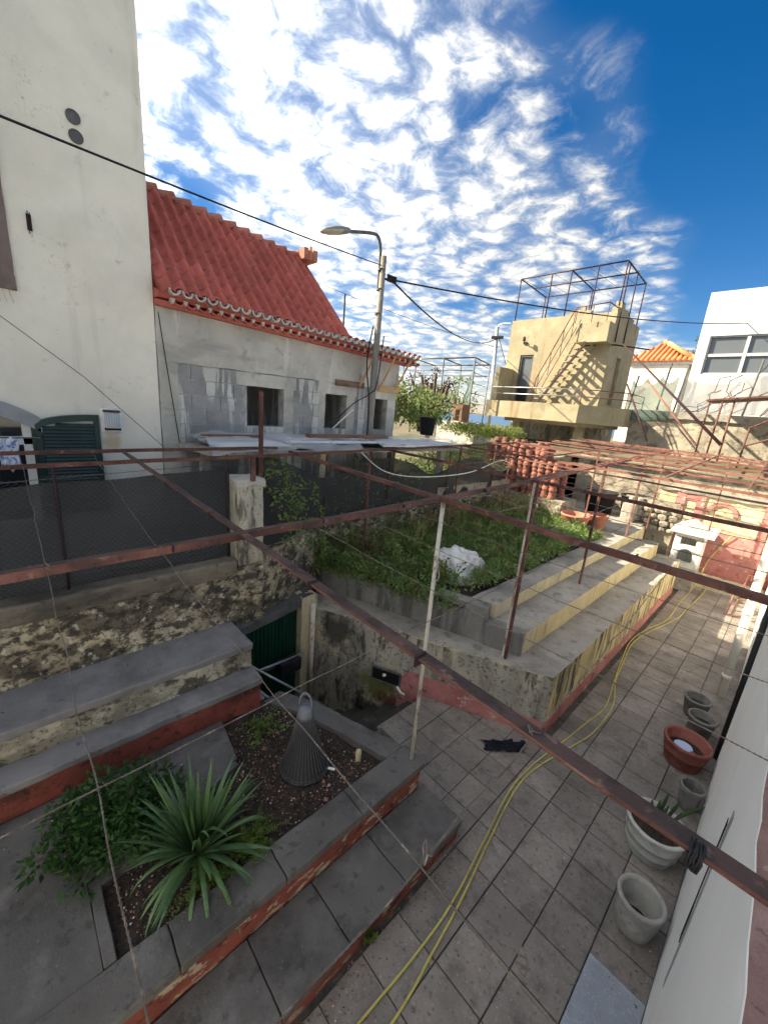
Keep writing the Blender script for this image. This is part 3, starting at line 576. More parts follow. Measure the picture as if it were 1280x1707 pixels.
MB().box((-4.52,2.12,3.08), (-4.47,2.17,3.37)).build('post', 'rust', pg)
angle((-5.0,.90,3.412), (.40,.80,3.40), w=.041, flip=-1)
angle((-4.75,2.79,3.412), (.40,2.44,3.402), w=.038)
for y, xl in ((4.42,-4.75), (6.55,-4.75), (8.55,-4.7), (10.5,-4.7), (12.5,-4.6)):
    angle((xl, y+.22, zb(y)+.008), (.40, y-.05, zb(y)), w=.034, m='rust' if y < 6 else 'rust_pale')
for y in (7.6, 9.5, 11.5): angle((-2.2, y, zb(y)+.004), (.40, y-.06, zb(y)), w=.028, m='rust_pale')
def post(x, y, z0, z1, m='rust', w=.04, name='post', tx=0):
    b = MB(); b.add([], []); p = Vector((x,y,z0)); q = Vector((x+tx,y,z1))
    b.bar(p, q, w, w); return b.build(name, m, pg, bevel=.003, seg=1)
MB().tube([(-2.03,2.72,.53),(-1.995,2.66,3.37)], .019, 10).build('post', 'white_steel', pg, smooth=True)
post(-2.10,4.63,.89,3.38, 'rust', .036); post(-2.155,4.66,.89,3.37, 'white_steel', .022)
post(-2.22,7.36,1.23,3.44, 'rust', .032); post(-2.52,8.3,1.45,3.46, 'rust', .03); post(-2.52,11.0,1.45,3.54, 'rust_pale', .036); post(-2.45,12.6,1.2,3.6,'rust_pale',.036)
post(-4.62,4.14,1.42,3.44, 'rust', .032); post(-4.68,6.6,1.3,3.46,'rust',.03); post(-4.68,8.6,1.3,3.5,'rust',.03); post(-3.4,10.5,1.4,3.55,'rust_pale',.034); post(-1.2,13.2,1.0,3.58,'rust_pale',.03); post(-.1,13.3,.6,3.58,'rust_pale',.03)
post(-4.72,2.36,3.0,4.14, 'rust', .045)
def twisted(p, q, r=.00095, pitch=.021, s=.02, seed=0, name='wire'):
    """two strands laid round one another"""
    p, q = Vector(p), Vector(q); ln = (q-p).length; n = int(ln/pitch*7); b = MB(); d = (q-p).normalized(); a = d.orthogonal().normalized(); c = d.cross(a)
    for ph in (0, pi):
        pts = []
        for k in range(n+1):
            t = k/n; w = 2*pi*ln*t/pitch+ph
            j = Vector((noise.noise((t*9,seed,0)), noise.noise((t*9,seed,5)), noise.noise((t*9,seed,9))))*.006
            pts.append(p.lerp(q, t) - Vector((0,0,s*4*t*(1-t))) + a*cos(w)*r*.95 + c*sin(w)*r*.95 + j)
        b.tube(pts, r, 5)
    return b.build(name, 'wire', pg, smooth=True)
twisted((-4.50,.09,3.38), (-1.85,.06,3.385), seed=1); twisted((-1.85,.06,3.385), (.32,.035,3.375), seed=2)
twisted((-4.95,.64,3.39), (-1.87,.45,3.385), r=.0010, seed=3); twisted((-1.87,.45,3.385), (.32,.405,3.38), seed=4)
twisted((-.73,-1.2,3.39), (-.75,.81,3.385), seed=5); twisted((-.755,.83,3.385), (-.80,2.52,3.385), r=.0011, seed=6)
twisted((-.255,-.8,3.385), (-.27,.80,3.385), seed=7); twisted((-.27,.82,3.385), (-.335,2.47,3.385), r=.0011, seed=8)
for k, (y0, y1) in enumerate(((1.27,1.2), (1.66,1.61), (2.08,2.02))):
    twisted((-1.92,y0,3.385), (.32,y1,3.385), r=.0011, seed=10+k)
for k, y in enumerate((3.05, 3.5, 3.95, 5.0, 5.45, 5.95, 7.1, 8.05, 9.05, 10.0, 11.0, 12.0)):
    MB().tube(sag((-4.6 if y > 4.5 else -2.0, y+.15, zb(y)-.02), (.3, y-.03, zb(y)-.02), .03, 10), .0030 if y < 6 else .004, 5).build('wire', 'wire', pg)
for k, y in enumerate((5.7, 7.3, 8.3, 9.3, 10.3, 11.3, 12.1)):
    angle((-4.6, y+.3, zb(y)+.05), (.40, y-.1, zb(y)+.03), w=.02, m='rust_pale', name='bar')
for k, x in enumerate((-3.0,-1.2,-.35)): angle((x,6.5,zb(6.5)+.04), (x-.15,12.9,zb(12.9)+.04), w=.022, m='rust_pale', name='bar')
for x in (-1.05,-1.5): MB().tube(sag((x,2.55,3.38), (x-.1,12.4,zb(12.4)), .05, 14), .003, 5).build('wire', 'wire', pg)
for x in (-2.75,-3.3,-3.9): MB().tube(sag((x,4.5,3.39), (x-.1,10.4,zb(10.4)), .05, 14), .003, 5).build('wire', 'wire', pg)
# wire ends, ties and a strip of rubber round the beam
def curl(c, s, seed, r=.0022):
    random.seed(seed); pts = [Vector(c)+Vector((U(-s,s),U(-s,s),U(-s*.6,s))) for _ in range(6)]; return smooth_path([c]+pts, 6)
for k, c in enumerate([(-.09,.42,3.385), (-.265,.43,3.385), (-.27,.80,3.40), (-.755,.84,3.40), (-1.87,.45,3.40), (-1.85,.06,3.40)]):
    MB().tube(curl(c, .016, k), .0016, 5).build('wire_tie', 'wire', pg, smooth=True)
for k in range(5):
    x = .036+.004*k; MB().tube([(x+U(-.002,.002), .800+.024*cos(t), 3.380+.025*sin(t)) for t in [i*2*pi/16 for i in range(16)]], .0026, 6, closed=True).build('rubber_binding', 'cable', pg, smooth=True)
for k, (c, s) in enumerate([((-1.985,2.655,2.72), .07), ((-2.14,4.66,3.1), .05)]):
    MB().tube(smooth_path([Vector(c)+Vector(v)*s for v in ((0,0,2),(.3,.2,.5),(.6,.1,-.8),(-.3,0,-1.8),(-.1,0,-1.0),(-.5,.1,-2.1))], 8), .003, 5).build('wire_tie', 'white_steel', pg, smooth=True)
random.seed(11)
for bx, by in [(-1.2,.82),(-.62,.81),(-3.2,.86),(-2.3,.84),(-1.45,2.58),(-.5,2.52)]:
    MB().box((bx-.003,by-.023,3.375), (bx+.003,by+.023,3.410)).build('tie_plate', 'rust_dark', pg)
for y in (.5, 1.35, 2.1, 3.3): MB().box((-1.922-(y-1.2)*.05,y-.003,3.378), (-1.875-(y-1.2)*.05,y+.003,3.409)).build('tie_plate', 'rust_dark', pg)
tag(MB().tube(smooth_path([at(600,752,x=-4.75), at(640,785,x=-4.4), at(700,795,x=-4.0), at(780,788,x=-3.7), at(832,768,x=-3.6), at(850,772,x=-3.55)], 10), .008, 6).build('hanging_cable', 'pvc_white', smooth=True), 'pale cable drooping between pergola beams over the bed', 'cable')
# ------------------------------------------------------------------ screen fence on the boundary wall
def zt(y): return 3.17+.045*y
fe = thing('screen_fence', (-4.74,0,2.05), 'black shade-net and chain-link fence on top of the boundary wall', 'fence')
nb = MB(); n = 60
for i in range(n+1):
    y = -2.0+3.97*i/n
    for j in range(9):
        t = j/8; nb.v.append((-4.775+.03*noise.noise((y*2,t*2,0))+.012*noise.noise((y*9,t*3,0)), y, 2.05+(zt(y)-.06+.04*noise.noise((y*1.7,0,3))-2.05)*t))
for i in range(n):
    for j in range(8): nb.f.append([i*9+j, (i+1)*9+j, (i+1)*9+j+1, i*9+j+1]); nb.m.append(0)
nb.build('shade_net', 'net_black', fe, smooth=True, recalc=False)
cl = MB(); p = .056
for k in range(-2, int(3.98/p)):
    y0 = -2.0+k*p
    for sgn in (1,):
        pts = []; z = 2.06; i = 0
        while z < zt(y0)+.03:
            pts.append((-4.738+(.002 if i % 2 else -.002), y0+(p*.5 if i % 2 else -p*.5)*1.04, z)); z += p*.5; i += 1
        cl.tube(pts, .0014, 3, cap=False)
tag(cl.build('chain_link', 'link_grey', fe), kind='stuff')
for y, m_ in ((-1.2,'rust_dark'), (.30,'rust_dark'), (1.93,'rust_dark')): MB().tube([(-4.735,y,2.04),(-4.735,y,zt(y)+.12)], .012, 8).build('post', m_, fe, smooth=True)
MB().tube([(-4.736,-2,zt(-2)-.02),(-4.736,.3,zt(.3)),(-4.736,1.93,zt(1.93)+.01)], .003, 5).build('top_wire', 'steel_grey', fe)
fe2 = thing('shade_net_screen', (-4.8,6,2.0), 'sagging black shade net hung beyond the pillar behind the bed', 'fence')
nb = MB(); n = 70
for i in range(n+1):
    y = 2.36+7.4*i/n; top = 3.30-.35*abs(sin(y*1.1+.4))**3-.03*y+.05*noise.noise((y*2,0,3)); nx_ = -4.80-.66*min(1,(y-2.36)/1.5)
    for j in range(9):
        t = j/8; nb.v.append((nx_+.06*noise.noise((y*1.6,t*2,4)), y, 1.98+(top-1.98)*t))
for i in range(n):
    for j in range(8): nb.f.append([i*9+j, (i+1)*9+j, (i+1)*9+j+1, i*9+j+1]); nb.m.append(0)
nb.build('shade_net', 'net_black', fe2, smooth=True, recalc=False)
for y in (3.9,5.4,7.3,9.2): MB().tube([(-5.44,y,1.9),(-5.44,y,3.38)], .014, 8).build('post', 'rust', fe2, smooth=True)
# ------------------------------------------------------------------ tall cream house on the left
lh = thing('cream_house', (-8,-3,1.8), 'tall cream plastered house with green shutters at the left edge', 'house')
# wall with a window opening (y -.98..0.24, z 2.55..3.70) built as pieces round the hole
wx0, wx1 = -6.25, -6.0
hb = MB(); HT = 8.45
hb.box((wx0,-4.2,1.5), (wx1,-.98,HT)); hb.box((wx0,.24,1.5), (wx1,1.56,HT)); hb.box((wx0,-.98,3.68), (wx1,.24,HT)); hb.box((wx0,-.98,1.5), (wx1,.24,2.45))
hb.build('wall', 'cream', lh)
MB().box((-10.5,1.30,1.5), (-6.26,1.56,HT)).build('wall', 'cream', lh); MB().box((-10.5,-4.2,1.5), (-10.2,1.29,HT)).build('wall', 'cream', lh); MB().box((-10.19,-4.2,1.5), (-6.26,-3.9,HT)).build('wall', 'cream', lh)
MB().box((-10.6,-4.3,HT+.01), (-5.9,1.6,HT+.14)).build('roof', 'roof_red', lh)
MB().box((-6.9,-2,2.2), (-6.85,1.2,4.2)).build('inner_wall', 'dark_void', lh)
# shallow arch over the window, grey stone
ar = MB(); cy, hw_ = -.37, .70; n = 16
for k in range(n):
    t0, t1 = -1+2*k/n, -1+2*(k+1)/n
    f = lambda t, o: 3.58+.24*(1-t*t)+o
    y0, y1 = cy+hw_*t0, cy+hw_*t1
    ar.add([(x, y, z) for x in (-5.94,-6.02) for y, z in ((y0,f(t0,-.10)),(y1,f(t1,-.10)),(y1,f(t1,.06)),(y0,f(t0,.06)))], [(0,1,2,3),(7,6,5,4),(0,4,5,1),(2,6,7,3),(1,5,6,2),(0,3,7,4)])
ar.build('window_arch', 'arch_grey', lh)
wn = MB().box((-6.16,-.98,2.45), (-6.12,.24,3.68)); wno = wn.build('window', 'glass', lh)
for a, b in (((-6.115,-.98,2.45),(-6.07,-.92,3.7)), ((-6.115,.16,2.45),(-6.07,.24,3.7)), ((-6.115,-.98,3.33),(-6.07,.24,3.42)), ((-6.115,-.40,2.45),(-6.07,-.34,3.33))):
    MB().box(a, b).build('frame', 'white_paint', wno, bevel=.004, seg=1)
def shutter(y0, y1, up):
    """louvred leaf hung open flat against the wall; its top follows half the window arch"""
    s = MB().box((-5.975,y0,2.50), (-5.965,y1,3.55)).build('shutter', 'shutter_green', lh)
    f = lambda y: 3.565+.135*sqrt(max(0, 1-((y-up)/(y1-y0))**2))
    for a, b in ((y0, y0+.055), (y1-.055, y1)): MB().box((-5.985,a,2.48), (-5.94,b,f((a+b)/2)-.02)).build('stile', 'shutter_green', s, bevel=.004, seg=1)
    tp = MB(); n = 10
    for k in range(n):
        a, b = y0+(y1-y0)*k/n, y0+(y1-y0)*(k+1)/n
        tp.add([(x,y,z) for x in (-5.985,-5.937) for y, z in ((a,f(a)-.075),(b,f(b)-.075),(b,f(b)),(a,f(a)))], [(0,1,2,3),(7,6,5,4),(0,4,5,1),(2,6,7,3),(1,5,6,2),(0,3,7,4)])
    tp.build('top_rail', 'shutter_green', s)
    z = 2.56
    while z < 3.60:
        lim = [y for y in (y0+.06+(y1-y0-.12)*i/20 for i in range(21)) if f(y)-.08 > z+.02]
        if len(lim) > 2: MB().add([(-5.945,lim[0],z),(-5.945,lim[-1],z),(-5.962,lim[-1],z+.030),(-5.962,lim[0],z+.030),(-5.951,lim[0],z-.004),(-5.951,lim[-1],z-.004),(-5.968,lim[-1],z+.026),(-5.968,lim[0],z+.026)], [(0,1,2,3),(7,6,5,4),(0,4,5,1),(3,2,6,7)]).build('slat', 'shutter_green', s)
        z += .040
shutter(.27,.87,.87); shutter(-1.61,-1.01,-1.61)
MB().box((-6.0,.235,2.45), (-5.965,.275,3.62)).build('hinge_post', 'shutter_green', lh)
# window surround higher up, its frame cut by the picture edge
st = MB(); st.box((-6.005,-1.55,4.93), (-5.955,.285,5.06)); st.box((-6.005,.06,5.061), (-5.957,.28,6.9)); st.box((-6.005,-1.55,5.061), (-5.957,-1.34,6.9)); st.box((-6.005,-1.55,6.901), (-5.955,.285,7.05))
st.build('window_surround', 'window_stone', lh, rough=(.15,.006,5))
MB().box((-5.99,-1.34,5.06), (-5.98,.06,6.9)).build('window', 'glass', lh)
for y, z in ((.915,6.70), (.925,6.535)):
    v = MB().lathe([(0,0),(.062,.0),(.065,.012),(.055,.02),(.05,.012),(0,.012)], 24); o = v.build('round_vent', 'steel_grey', lh, smooth=False, world=False); o.rotation_euler = (0, pi/2, 0); o.matrix_parent_inverse = inv(lh); o.location = (-6.0,y,z)
hk = MB(); hk.box((-6.0,.435,5.53), (-5.99,.475,5.68)); hk.box((-5.99,.445,5.50), (-5.965,.452,5.70)); hk.box((-5.99,.460,5.55), (-5.97,.468,5.69)); hk.build('rusty_bracket', 'rust_dark', lh)
# wall lamp
wl = thing('wall_lamp', (-5.95,1.0,3.5), 'rusty ribbed wall lamp on the cream house beside the shutter', 'lamp')
MB().box((-6.0,.89,3.50), (-5.985,1.12,3.78)).build('back_plate', 'white_paint', wl)
MB().box((-5.985,.93,3.55), (-5.90,1.08,3.74)).build('body', 'sheet_white', wl, bevel=.004)
for k in range(6): MB().box((-5.90,.935+.025*k,3.56), (-5.892,.950+.025*k,3.735)).build('rib', 'galv', wl)
MB().box((-5.985,.92,3.74), (-5.885,1.09,3.765)).build('cap', 'rust', wl, bevel=.003); MB().box((-5.985,.925,3.525), (-5.89,1.085,3.55)).build('base', 'rust_dark', wl)
# laundry and rack
cl_ = MB(); n, m_ = 14, 10
for i in range(n+1):
    for j in range(m_+1):
        t, s = i/n, j/m_; cl_.v.append((-5.86+.05*noise.noise((t*5,s*3,0)), -.05+.16*t, 3.42-.55*s*(.6+.4*noise.noise((t*3,1,1)))+.06*noise.noise((t*4,s*2,7))))
for i in range(n):
    for j in range(m_): k = i*(m_+1)+j; cl_.f.append([k,k+1,k+m_+2,k+m_+1]); cl_.m.append(0)
for k, (dy, dz, lb) in enumerate(((0,0,'blue and white floral cloth hanging from the window rail'), (-.19,-.10,'second blue and white floral cloth beside the picture edge'))):
    c_ = MB(); c_.v = [(x, y+dy, z+dz) for x, y, z in cl_.v]; c_.f = cl_.f; c_.m = cl_.m
    o = c_.build('laundry', 'cloth_floral', smooth=True, recalc=False); tag(o, lb, 'laundry', 'laundry at the shuttered window'); s_ = o.modifiers.new('solid', 'SOLIDIFY'); s_.thickness = .006
lr = tag(MB().tube([(-5.87,-1.6,3.43),(-5.87,.30,3.43)], .008, 6).build('laundry_rail', 'steel_grey'), 'thin rail in front of the shuttered window carrying cloths', 'rail')
rk = MB()
for k in range(5): rk.tube([(-5.94,.02+.05*k,4.92),(-5.90,.03+.05*k,4.84),(-5.94,.045+.05*k,4.80)], .004, 5)
tag(rk.build('drying_rack', 'white_steel'), 'small white wire rack under the brown window surround', 'rack')
# ------------------------------------------------------------------ unfinished block house with red roof
ws = thing('block_house', (-7.5,4,1.85), 'unfinished grey block house with a new red tiled roof', 'house')
Y0, Y1 = 1.57, 5.98
WIN = [(2.78,3.40,3.62,4.22), (4.22,4.70,3.62,4.22), (5.40,5.74,3.62,4.22), (2.85,3.35,2.0,3.2)]
bk = 0
for c in range(13):
    z0 = 1.82+.2*c; y = Y0-(.2 if c % 2 else 0)
    while y < Y1:
        segs = [(max(y,Y0), min(y+.4,Y1))]; y += .4
        for (a, b, p, q) in WIN:
            if z0+.1 > p and z0+.1 < q:
                out = []
                for s0, s1 in segs:
                    if s1 <= a or s0 >= b: out.append((s0,s1))
                    else:
                        if s0 < a: out.append((s0,a))
                        if s1 > b: out.append((b,s1))
                segs = out
        for s0, s1 in segs:
            if s1-s0 < .03: continue
            d = U(-.004,.004); MB().box((-6.2,s0+.006,z0+.006), (-6.012+d,s1-.006,z0+.194)).build('block', 'block', ws)
mo = MB(); edges = sorted({Y0, Y1, *[v for w_ in WIN for v in w_[:2]]})
zed = sorted({1.80, 4.42, *[v for w_ in WIN for v in w_[2:]]})
for a, b in zip(edges[:-1], edges[1:]):
    for p, q in zip(zed[:-1], zed[1:]):
        if any(a >= w_[0]-1e-4 and b <= w_[1]+1e-4 and p >= w_[2]-1e-4 and q <= w_[3]+1e-4 for w_ in WIN): continue
        mo.box((-6.19,a,p), (-6.022,b,q))
mo.build('mortar', 'mortar', ws)
MB().box((-6.22,Y0,4.42), (-5.995,Y1,5.08)).build('ring_beam', 'render_grey', ws, rough=(.16,.014,3))
for (a, b, p, q) in WIN[:3]:   # smooth plaster collars round the openings
    MB().box((-6.15,a-.17,q), (-6.003,b+.22,q+.19)).build('lintel', 'render_grey', ws, rough=(.08,.010,6))
    MB().box((-6.15,b,p-.25), (-6.004,b+.16+.05*R(),q-.002)).build('window_reveal', 'render_grey', ws, rough=(.08,.010,6))
    if a < 3: continue
    MB().box((-6.15,a-.13,p-.2), (-6.005,a,q-.002)).build('window_reveal', 'render_grey', ws, rough=(.08,.010,6))
MB().box((-5.998,Y0,1.8), (-5.985,1.80,4.42)).build('corner_strip', 'render_grey', ws, rough=(.08,.010,5))
for a, b in (((-12,1.57,1.8),(-6.21,1.7,5.0)), ((-12,5.85,1.8),(-6.21,5.98,5.0)), ((-12,1.71,1.8),(-11.8,5.84,5.0))): MB().box(a, b).build('wall', 'render_grey', ws)
MB().box((-7.6,1.75,1.8), (-7.55,5.8,5)).build('inner_wall', 'block', ws)
# roof plane
def eav(y): return 5.245-.036*(y-1.55)
def rid(y): return 6.87-.082*(y-1.55)
EX, RX = -5.80, -7.42
YE = 4.64
rb = MB(); rb.add([(EX,1.57,eav(1.57)-.03),(EX,YE,eav(YE)-.03),(RX,YE,rid(YE)-.03),(RX,1.57,rid(1.57)-.03),(-9.0,YE,5.15),(-9.0,1.57,5.15)], [(0,1,2,3),(3,2,4,5)])
rb.build('roof_deck', 'roof_red', ws)
MB().add([(-6.0,YE-.01,5.06),(-9.0,YE-.01,5.06),(RX,YE-.01,rid(YE)-.06)], [(0,1,2)]).build('gable', 'render_grey', ws)
def roof_pt(y, s): return Vector((EX+(RX-EX)*s, y, eav(y)+(rid(y)-eav(y))*s))
NC, NR = 18, 9
cw = (YE-1.575)/NC
tm = MB(); n = 10   # one S-tile: wide cover arch and shallow pan
prof = []
for i in range(n+1):
    t = i/n
    prof.append((t*cw, .062*sin(pi*t/.62) if t < .62 else -.012*sin(pi*(t-.62)/.38)))
ln = sqrt((RX-EX)**2+(rid(3)-eav(3))**2)/NR
for s, dz in ((-.05,.024), (ln+.0,0)):
    for y, h in prof: tm.v.append((s, y, h+dz))
for y, h in prof: tm.v.append((-.05, y, h-.002))
for i in range(n): tm.f.append([i,i+1,n+2+i,n+1+i]); tm.m.append(0); tm.f.append([i,2*n+2+i,2*n+3+i,i+1]); tm.m.append(0)
to = tm.build('roof_tile', 'roof_red', smooth=True); tmesh = to.data; bpy.data.objects.remove(to)
rt = MB(); rto = rt.add([(EX-.3,3,5.1),(EX-.31,3,5.1),(EX-.3,3.01,5.1)], [(0,1,2)]).build('roof', 'roof_red', ws)
for c in range(NC):
    y = 1.575+c*cw
    sl_v = (roof_pt(y,1)-roof_pt(y,0)); ang = atan2(sl_v.z, -sl_v.x)
    for r in range(NR):
        if c == 0 and r < 2: continue
        p = roof_pt(y, r/NR); o = inst('roof_tile', tmesh, p, rto)
        X = sl_v.normalized(); Yv = (roof_pt(y+.5, r/NR)-roof_pt(y-.5, r/NR)).normalized(); Zv = X.cross(Yv)
        if Zv.z < 0: Zv = -Zv
        mm = Matrix((X, Yv, Zv)).transposed(); o.rotation_euler = (mm @ Matrix.Rotation(U(-.014,.014), 3, 'Z')).to_euler(); o.location = p + Zv*U(0,.010)
# ridge in mortar with cap tiles
for k in range(13):
    y = 1.6+k*.236; a, b = roof_pt(y,1.02), roof_pt(y+.235,1.02)
    MB().tube([a+Vector((0,0,-.03)), a.lerp(b,.5)+Vector((0,0,.0)), b+Vector((0,0,.035))], .07, 9).build('ridge_tile', 'terracotta', ws)
ch = MB()
for k in range(3):
    for j in range(2): ch.box((RX-.12+.2*j,4.42+.1*k,rid(4.6)-.02), (RX+.06+.2*j,4.51+.1*k,rid(4.6)+.14+.03*((k+j)%2)))
ch.build('ridge_bricks', 'terracotta', ws, bevel=.006); MB().box((RX-.02,4.70,rid(4.6)+.12), (RX+.02,4.74,rid(4.6)+.3)).build('ridge_stub', 'terracotta', ws)
MB().tube([(-6.9,5.2,5.5),(-6.9,5.2,6.15)], .02, 6).build('vent_pipe', 'steel_grey', ws)
# eaves: two courses of half-round tiles with white mortar between
yy = Y0; k = 0
em = MB(); n = 10   # a trough tile seen end-on: red body, pale mortared rim
for s, r_ in ((0,.068),(.30,.068),(0,.050),(.30,.050)):
    for i in range(n+1):
        t = pi*i/n; em.v.append((-s, -r_*cos(t), -r_*1.05*sin(t)))
k_ = n+1
for i in range(n):
    em.f += [[i,i+1,k_+i+1,k_+i], [2*k_+i,3*k_+i,3*k_+i+1,2*k_+i+1], [i,2*k_+i,2*k_+i+1,i+1]]; em.m += [0,0,1]
eo = em.build('eave_tile', ['mortar_white','mortar_white'], smooth=False); emesh = eo.data; bpy.data.objects.remove(eo)
em.m = [0,0,0]*n; eo = em.build('eave_tile', ['roof_red'], smooth=False); emesh2 = eo.data; bpy.data.objects.remove(eo)
y = Y0+.16
while y < 6.25:
    inst('eave_tile', emesh, (-5.69+U(-.006,.006), y, eav(y)+.015), ws, (0, U(-.02,.02)+.10, 0))
    inst('eave_tile', emesh2, (-5.80+U(-.006,.006), y+.075, eav(y)-.085), ws, (0, U(-.02,.02)+.10, 0))
    o = inst('eave_tile', emesh2, (-5.76+U(-.006,.006), y+.075, eav(y)-.005), ws, (pi, U(-.02,.02)-.10, 0))
    MB().add([(-5.795,y-.03,eav(y)-.075),(-5.795,y+.03,eav(y)-.075),(-5.795,y,eav(y)-.14),(-5.9,y-.03,eav(y)-.075),(-5.9,y+.03,eav(y)-.075),(-5.9,y,eav(y)-.14)], [(0,1,2),(3,5,4),(0,2,5,3),(1,4,5,2)]).build('mortar_fill', 'mortar_white', ws)
    y += .15
MB().add([(x,y_,eav(y_)+z) for y_ in (Y0,6.25) for x, z in ((-5.84,-.085),(-5.80,-.02),(-6.0,.03),(-6.0,-.085))], [(0,1,2,3),(7,6,5,4),(0,4,5,1),(1,5,6,2),(2,6,7,3),(3,7,4,0)]).build('eave_core', 'roof_red', ws)
MB().add([(x,y_,eav(y_)+z) for y_ in (Y0,6.22) for x, z in ((-5.90,-.17),(-5.88,-.11),(-6.0,-.10),(-6.0,-.17))], [(0,1,2,3),(7,6,5,4),(0,4,5,1),(1,5,6,2),(2,6,7,3),(3,7,4,0)]).build('eave_core', 'roof_red', ws)
MB().box((-6.0,4.68,5.06), (-9,6.2,5.12)).build('flat_roof', 'concrete', ws)
tag(MB().box((-5.99,4.40,4.38), (-5.95,5.05,4.48)).build('formwork_board', 'wood_brown', bevel=.003), 'weathered plank nailed on the block wall above the middle window', 'plank')
tag(MB().box((-5.99,5.42,4.36), (-5.95,5.98,4.48)).build('formwork_board', 'wood_new', bevel=.003), 'new yellow plank nailed on the block wall near its far corner', 'plank')
for k, (y, lb) in enumerate(((5.50,'inner slanting wooden prop under the far end of the eaves'), (5.93,'outer slanting wooden prop at the far corner of the eaves'), (5.0,'long thin wooden prop behind the lamp post'))):
    tag(MB().bar((-5.97,y-.05,4.40), (-5.76,y+.12,5.02), .05, .03).build('eave_prop', 'wood_new'), lb, 'prop', 'eave props')
# loose sheets, film and planks piled on the alley roof in front of the block house
MB().prism([(-5.95,1.75),(-5.1,1.85),(-5.1,7.4),(-5.95,7.4)], 3.30, 3.36).build('shed_roof', 'concrete', rough=(.2,.015)); tag(bpy.data.objects['shed_roof'], 'flat grey lean-to roof in front of the block house', 'roof')
for y in (1.95, 3.9, 5.6, 7.2): MB().box((-5.75,y,1.8), (-5.63,y+.12,3.3)).build('support', 'end_wall', bpy.data.objects['shed_roof'])
def corr(y0, y1, x0, x1, z, n=60, amp=.018, rot=0, tilt=0):
    b = MB(); 
    for i in range(n+1):
        x = x0+(x1-x0)*i/n
        for y in (y0, (y0+y1)/2, y1): b.v.append((x+(y-y0)*rot, y, z+amp*sin(i*2*pi/6)+tilt*(y-y0)+.012*noise.noise((x*2,y,z))))
    for i in range(n):
        for j in range(2): b.f.append([i*3+j,(i+1)*3+j,(i+1)*3+j+1,i*3+j+1]); b.m.append(0)
    return b
for k, (a, lb) in enumerate((((2.0,3.75,-5.92,-5.12,3.42,60,.018,.03,.006), 'long corrugated white sheet on the pile before the first window'), ((3.0,5.0,-5.85,-5.05,3.47,60,.018,-.04,-.004), 'corrugated sheet lying across the middle of the pile'), ((4.9,6.9,-5.8,-5.0,3.44,60,.018,-.02,.0), 'corrugated sheet at the far end of the pile'))):
    tag(corr(*a).build('corrugated_sheet', 'sheet_white', smooth=True, recalc=False), lb, 'sheet', 'sheets piled on the lean-to')
def film(poly, z, seed, lb, droop=.14):
    b = MB(); nx, ny = 20, 36; (x0,y0),(x1,y1) = poly
    for j in range(ny+1):
        for i in range(nx+1):
            x = x0+(x1-x0)*i/nx; y = y0+(y1-y0)*j/ny; e = max(0, (i/nx-.72)/.28)
            b.v.append((x+.05*noise.noise((x*2,y*2,seed)), y, z+.05*noise.noise((x*3,y*2.4,seed))+.03*noise.noise((x*9,y*7,seed))-droop*e*e*(1+.6*noise.noise((y*1.4,seed,0)))))
    for j in range(ny):
        for i in range(nx): k = j*(nx+1)+i; b.f.append([k,k+1,k+nx+2,k+nx+1]); b.m.append(0)
    tag(b.build('plastic_film', 'plastic_film', smooth=True, recalc=False), lb, 'plastic film', 'films over the sheet pile')
film(((-5.9,1.85),(-4.98,4.3)), 3.51, 1, 'drooping translucent plastic film over the near end of the sheet pile'); film(((-5.9,4.7),(-4.95,7.2)), 3.52, 5, 'crumpled translucent plastic film over the far end of the sheet pile', .10)
for k, (p, q, m_, lb) in enumerate((((-5.35,3.45,3.55), (-5.30,5.1,3.55), 'wood_brown', 'long brown plank on the sheet pile beneath the middle window'), ((-5.60,1.95,3.50), (-5.55,2.75,3.50), 'wood_brown', 'short brown timber at the near end of the sheet pile'), ((-5.15,4.9,3.42), (-4.95,6.3,3.42), 'galv', 'grey metal plank at the far lower edge of the sheet pile'))):
    tag(MB().bar(p, q, .12, .05).build('plank', m_, bevel=.004), lb, 'plank')
tag(MB().bar((-6.02,4.42,3.62), (-5.7,4.60,3.98), .03, .02).build('white_stick', 'white_paint'), 'white stick leaning in the middle window', 'stick')
bkt = tag(MB().lathe([(0,0),(.14,0),(.185,.36),(.195,.36),(.195,.38),(.175,.38),(.13,.02),(0,.02)], 24, (-5.75,6.75,3.56)).build('black_bucket', 'black_plastic', smooth=True), 'tall black bucket standing on the sheet pile by the shrubs', 'bucket')
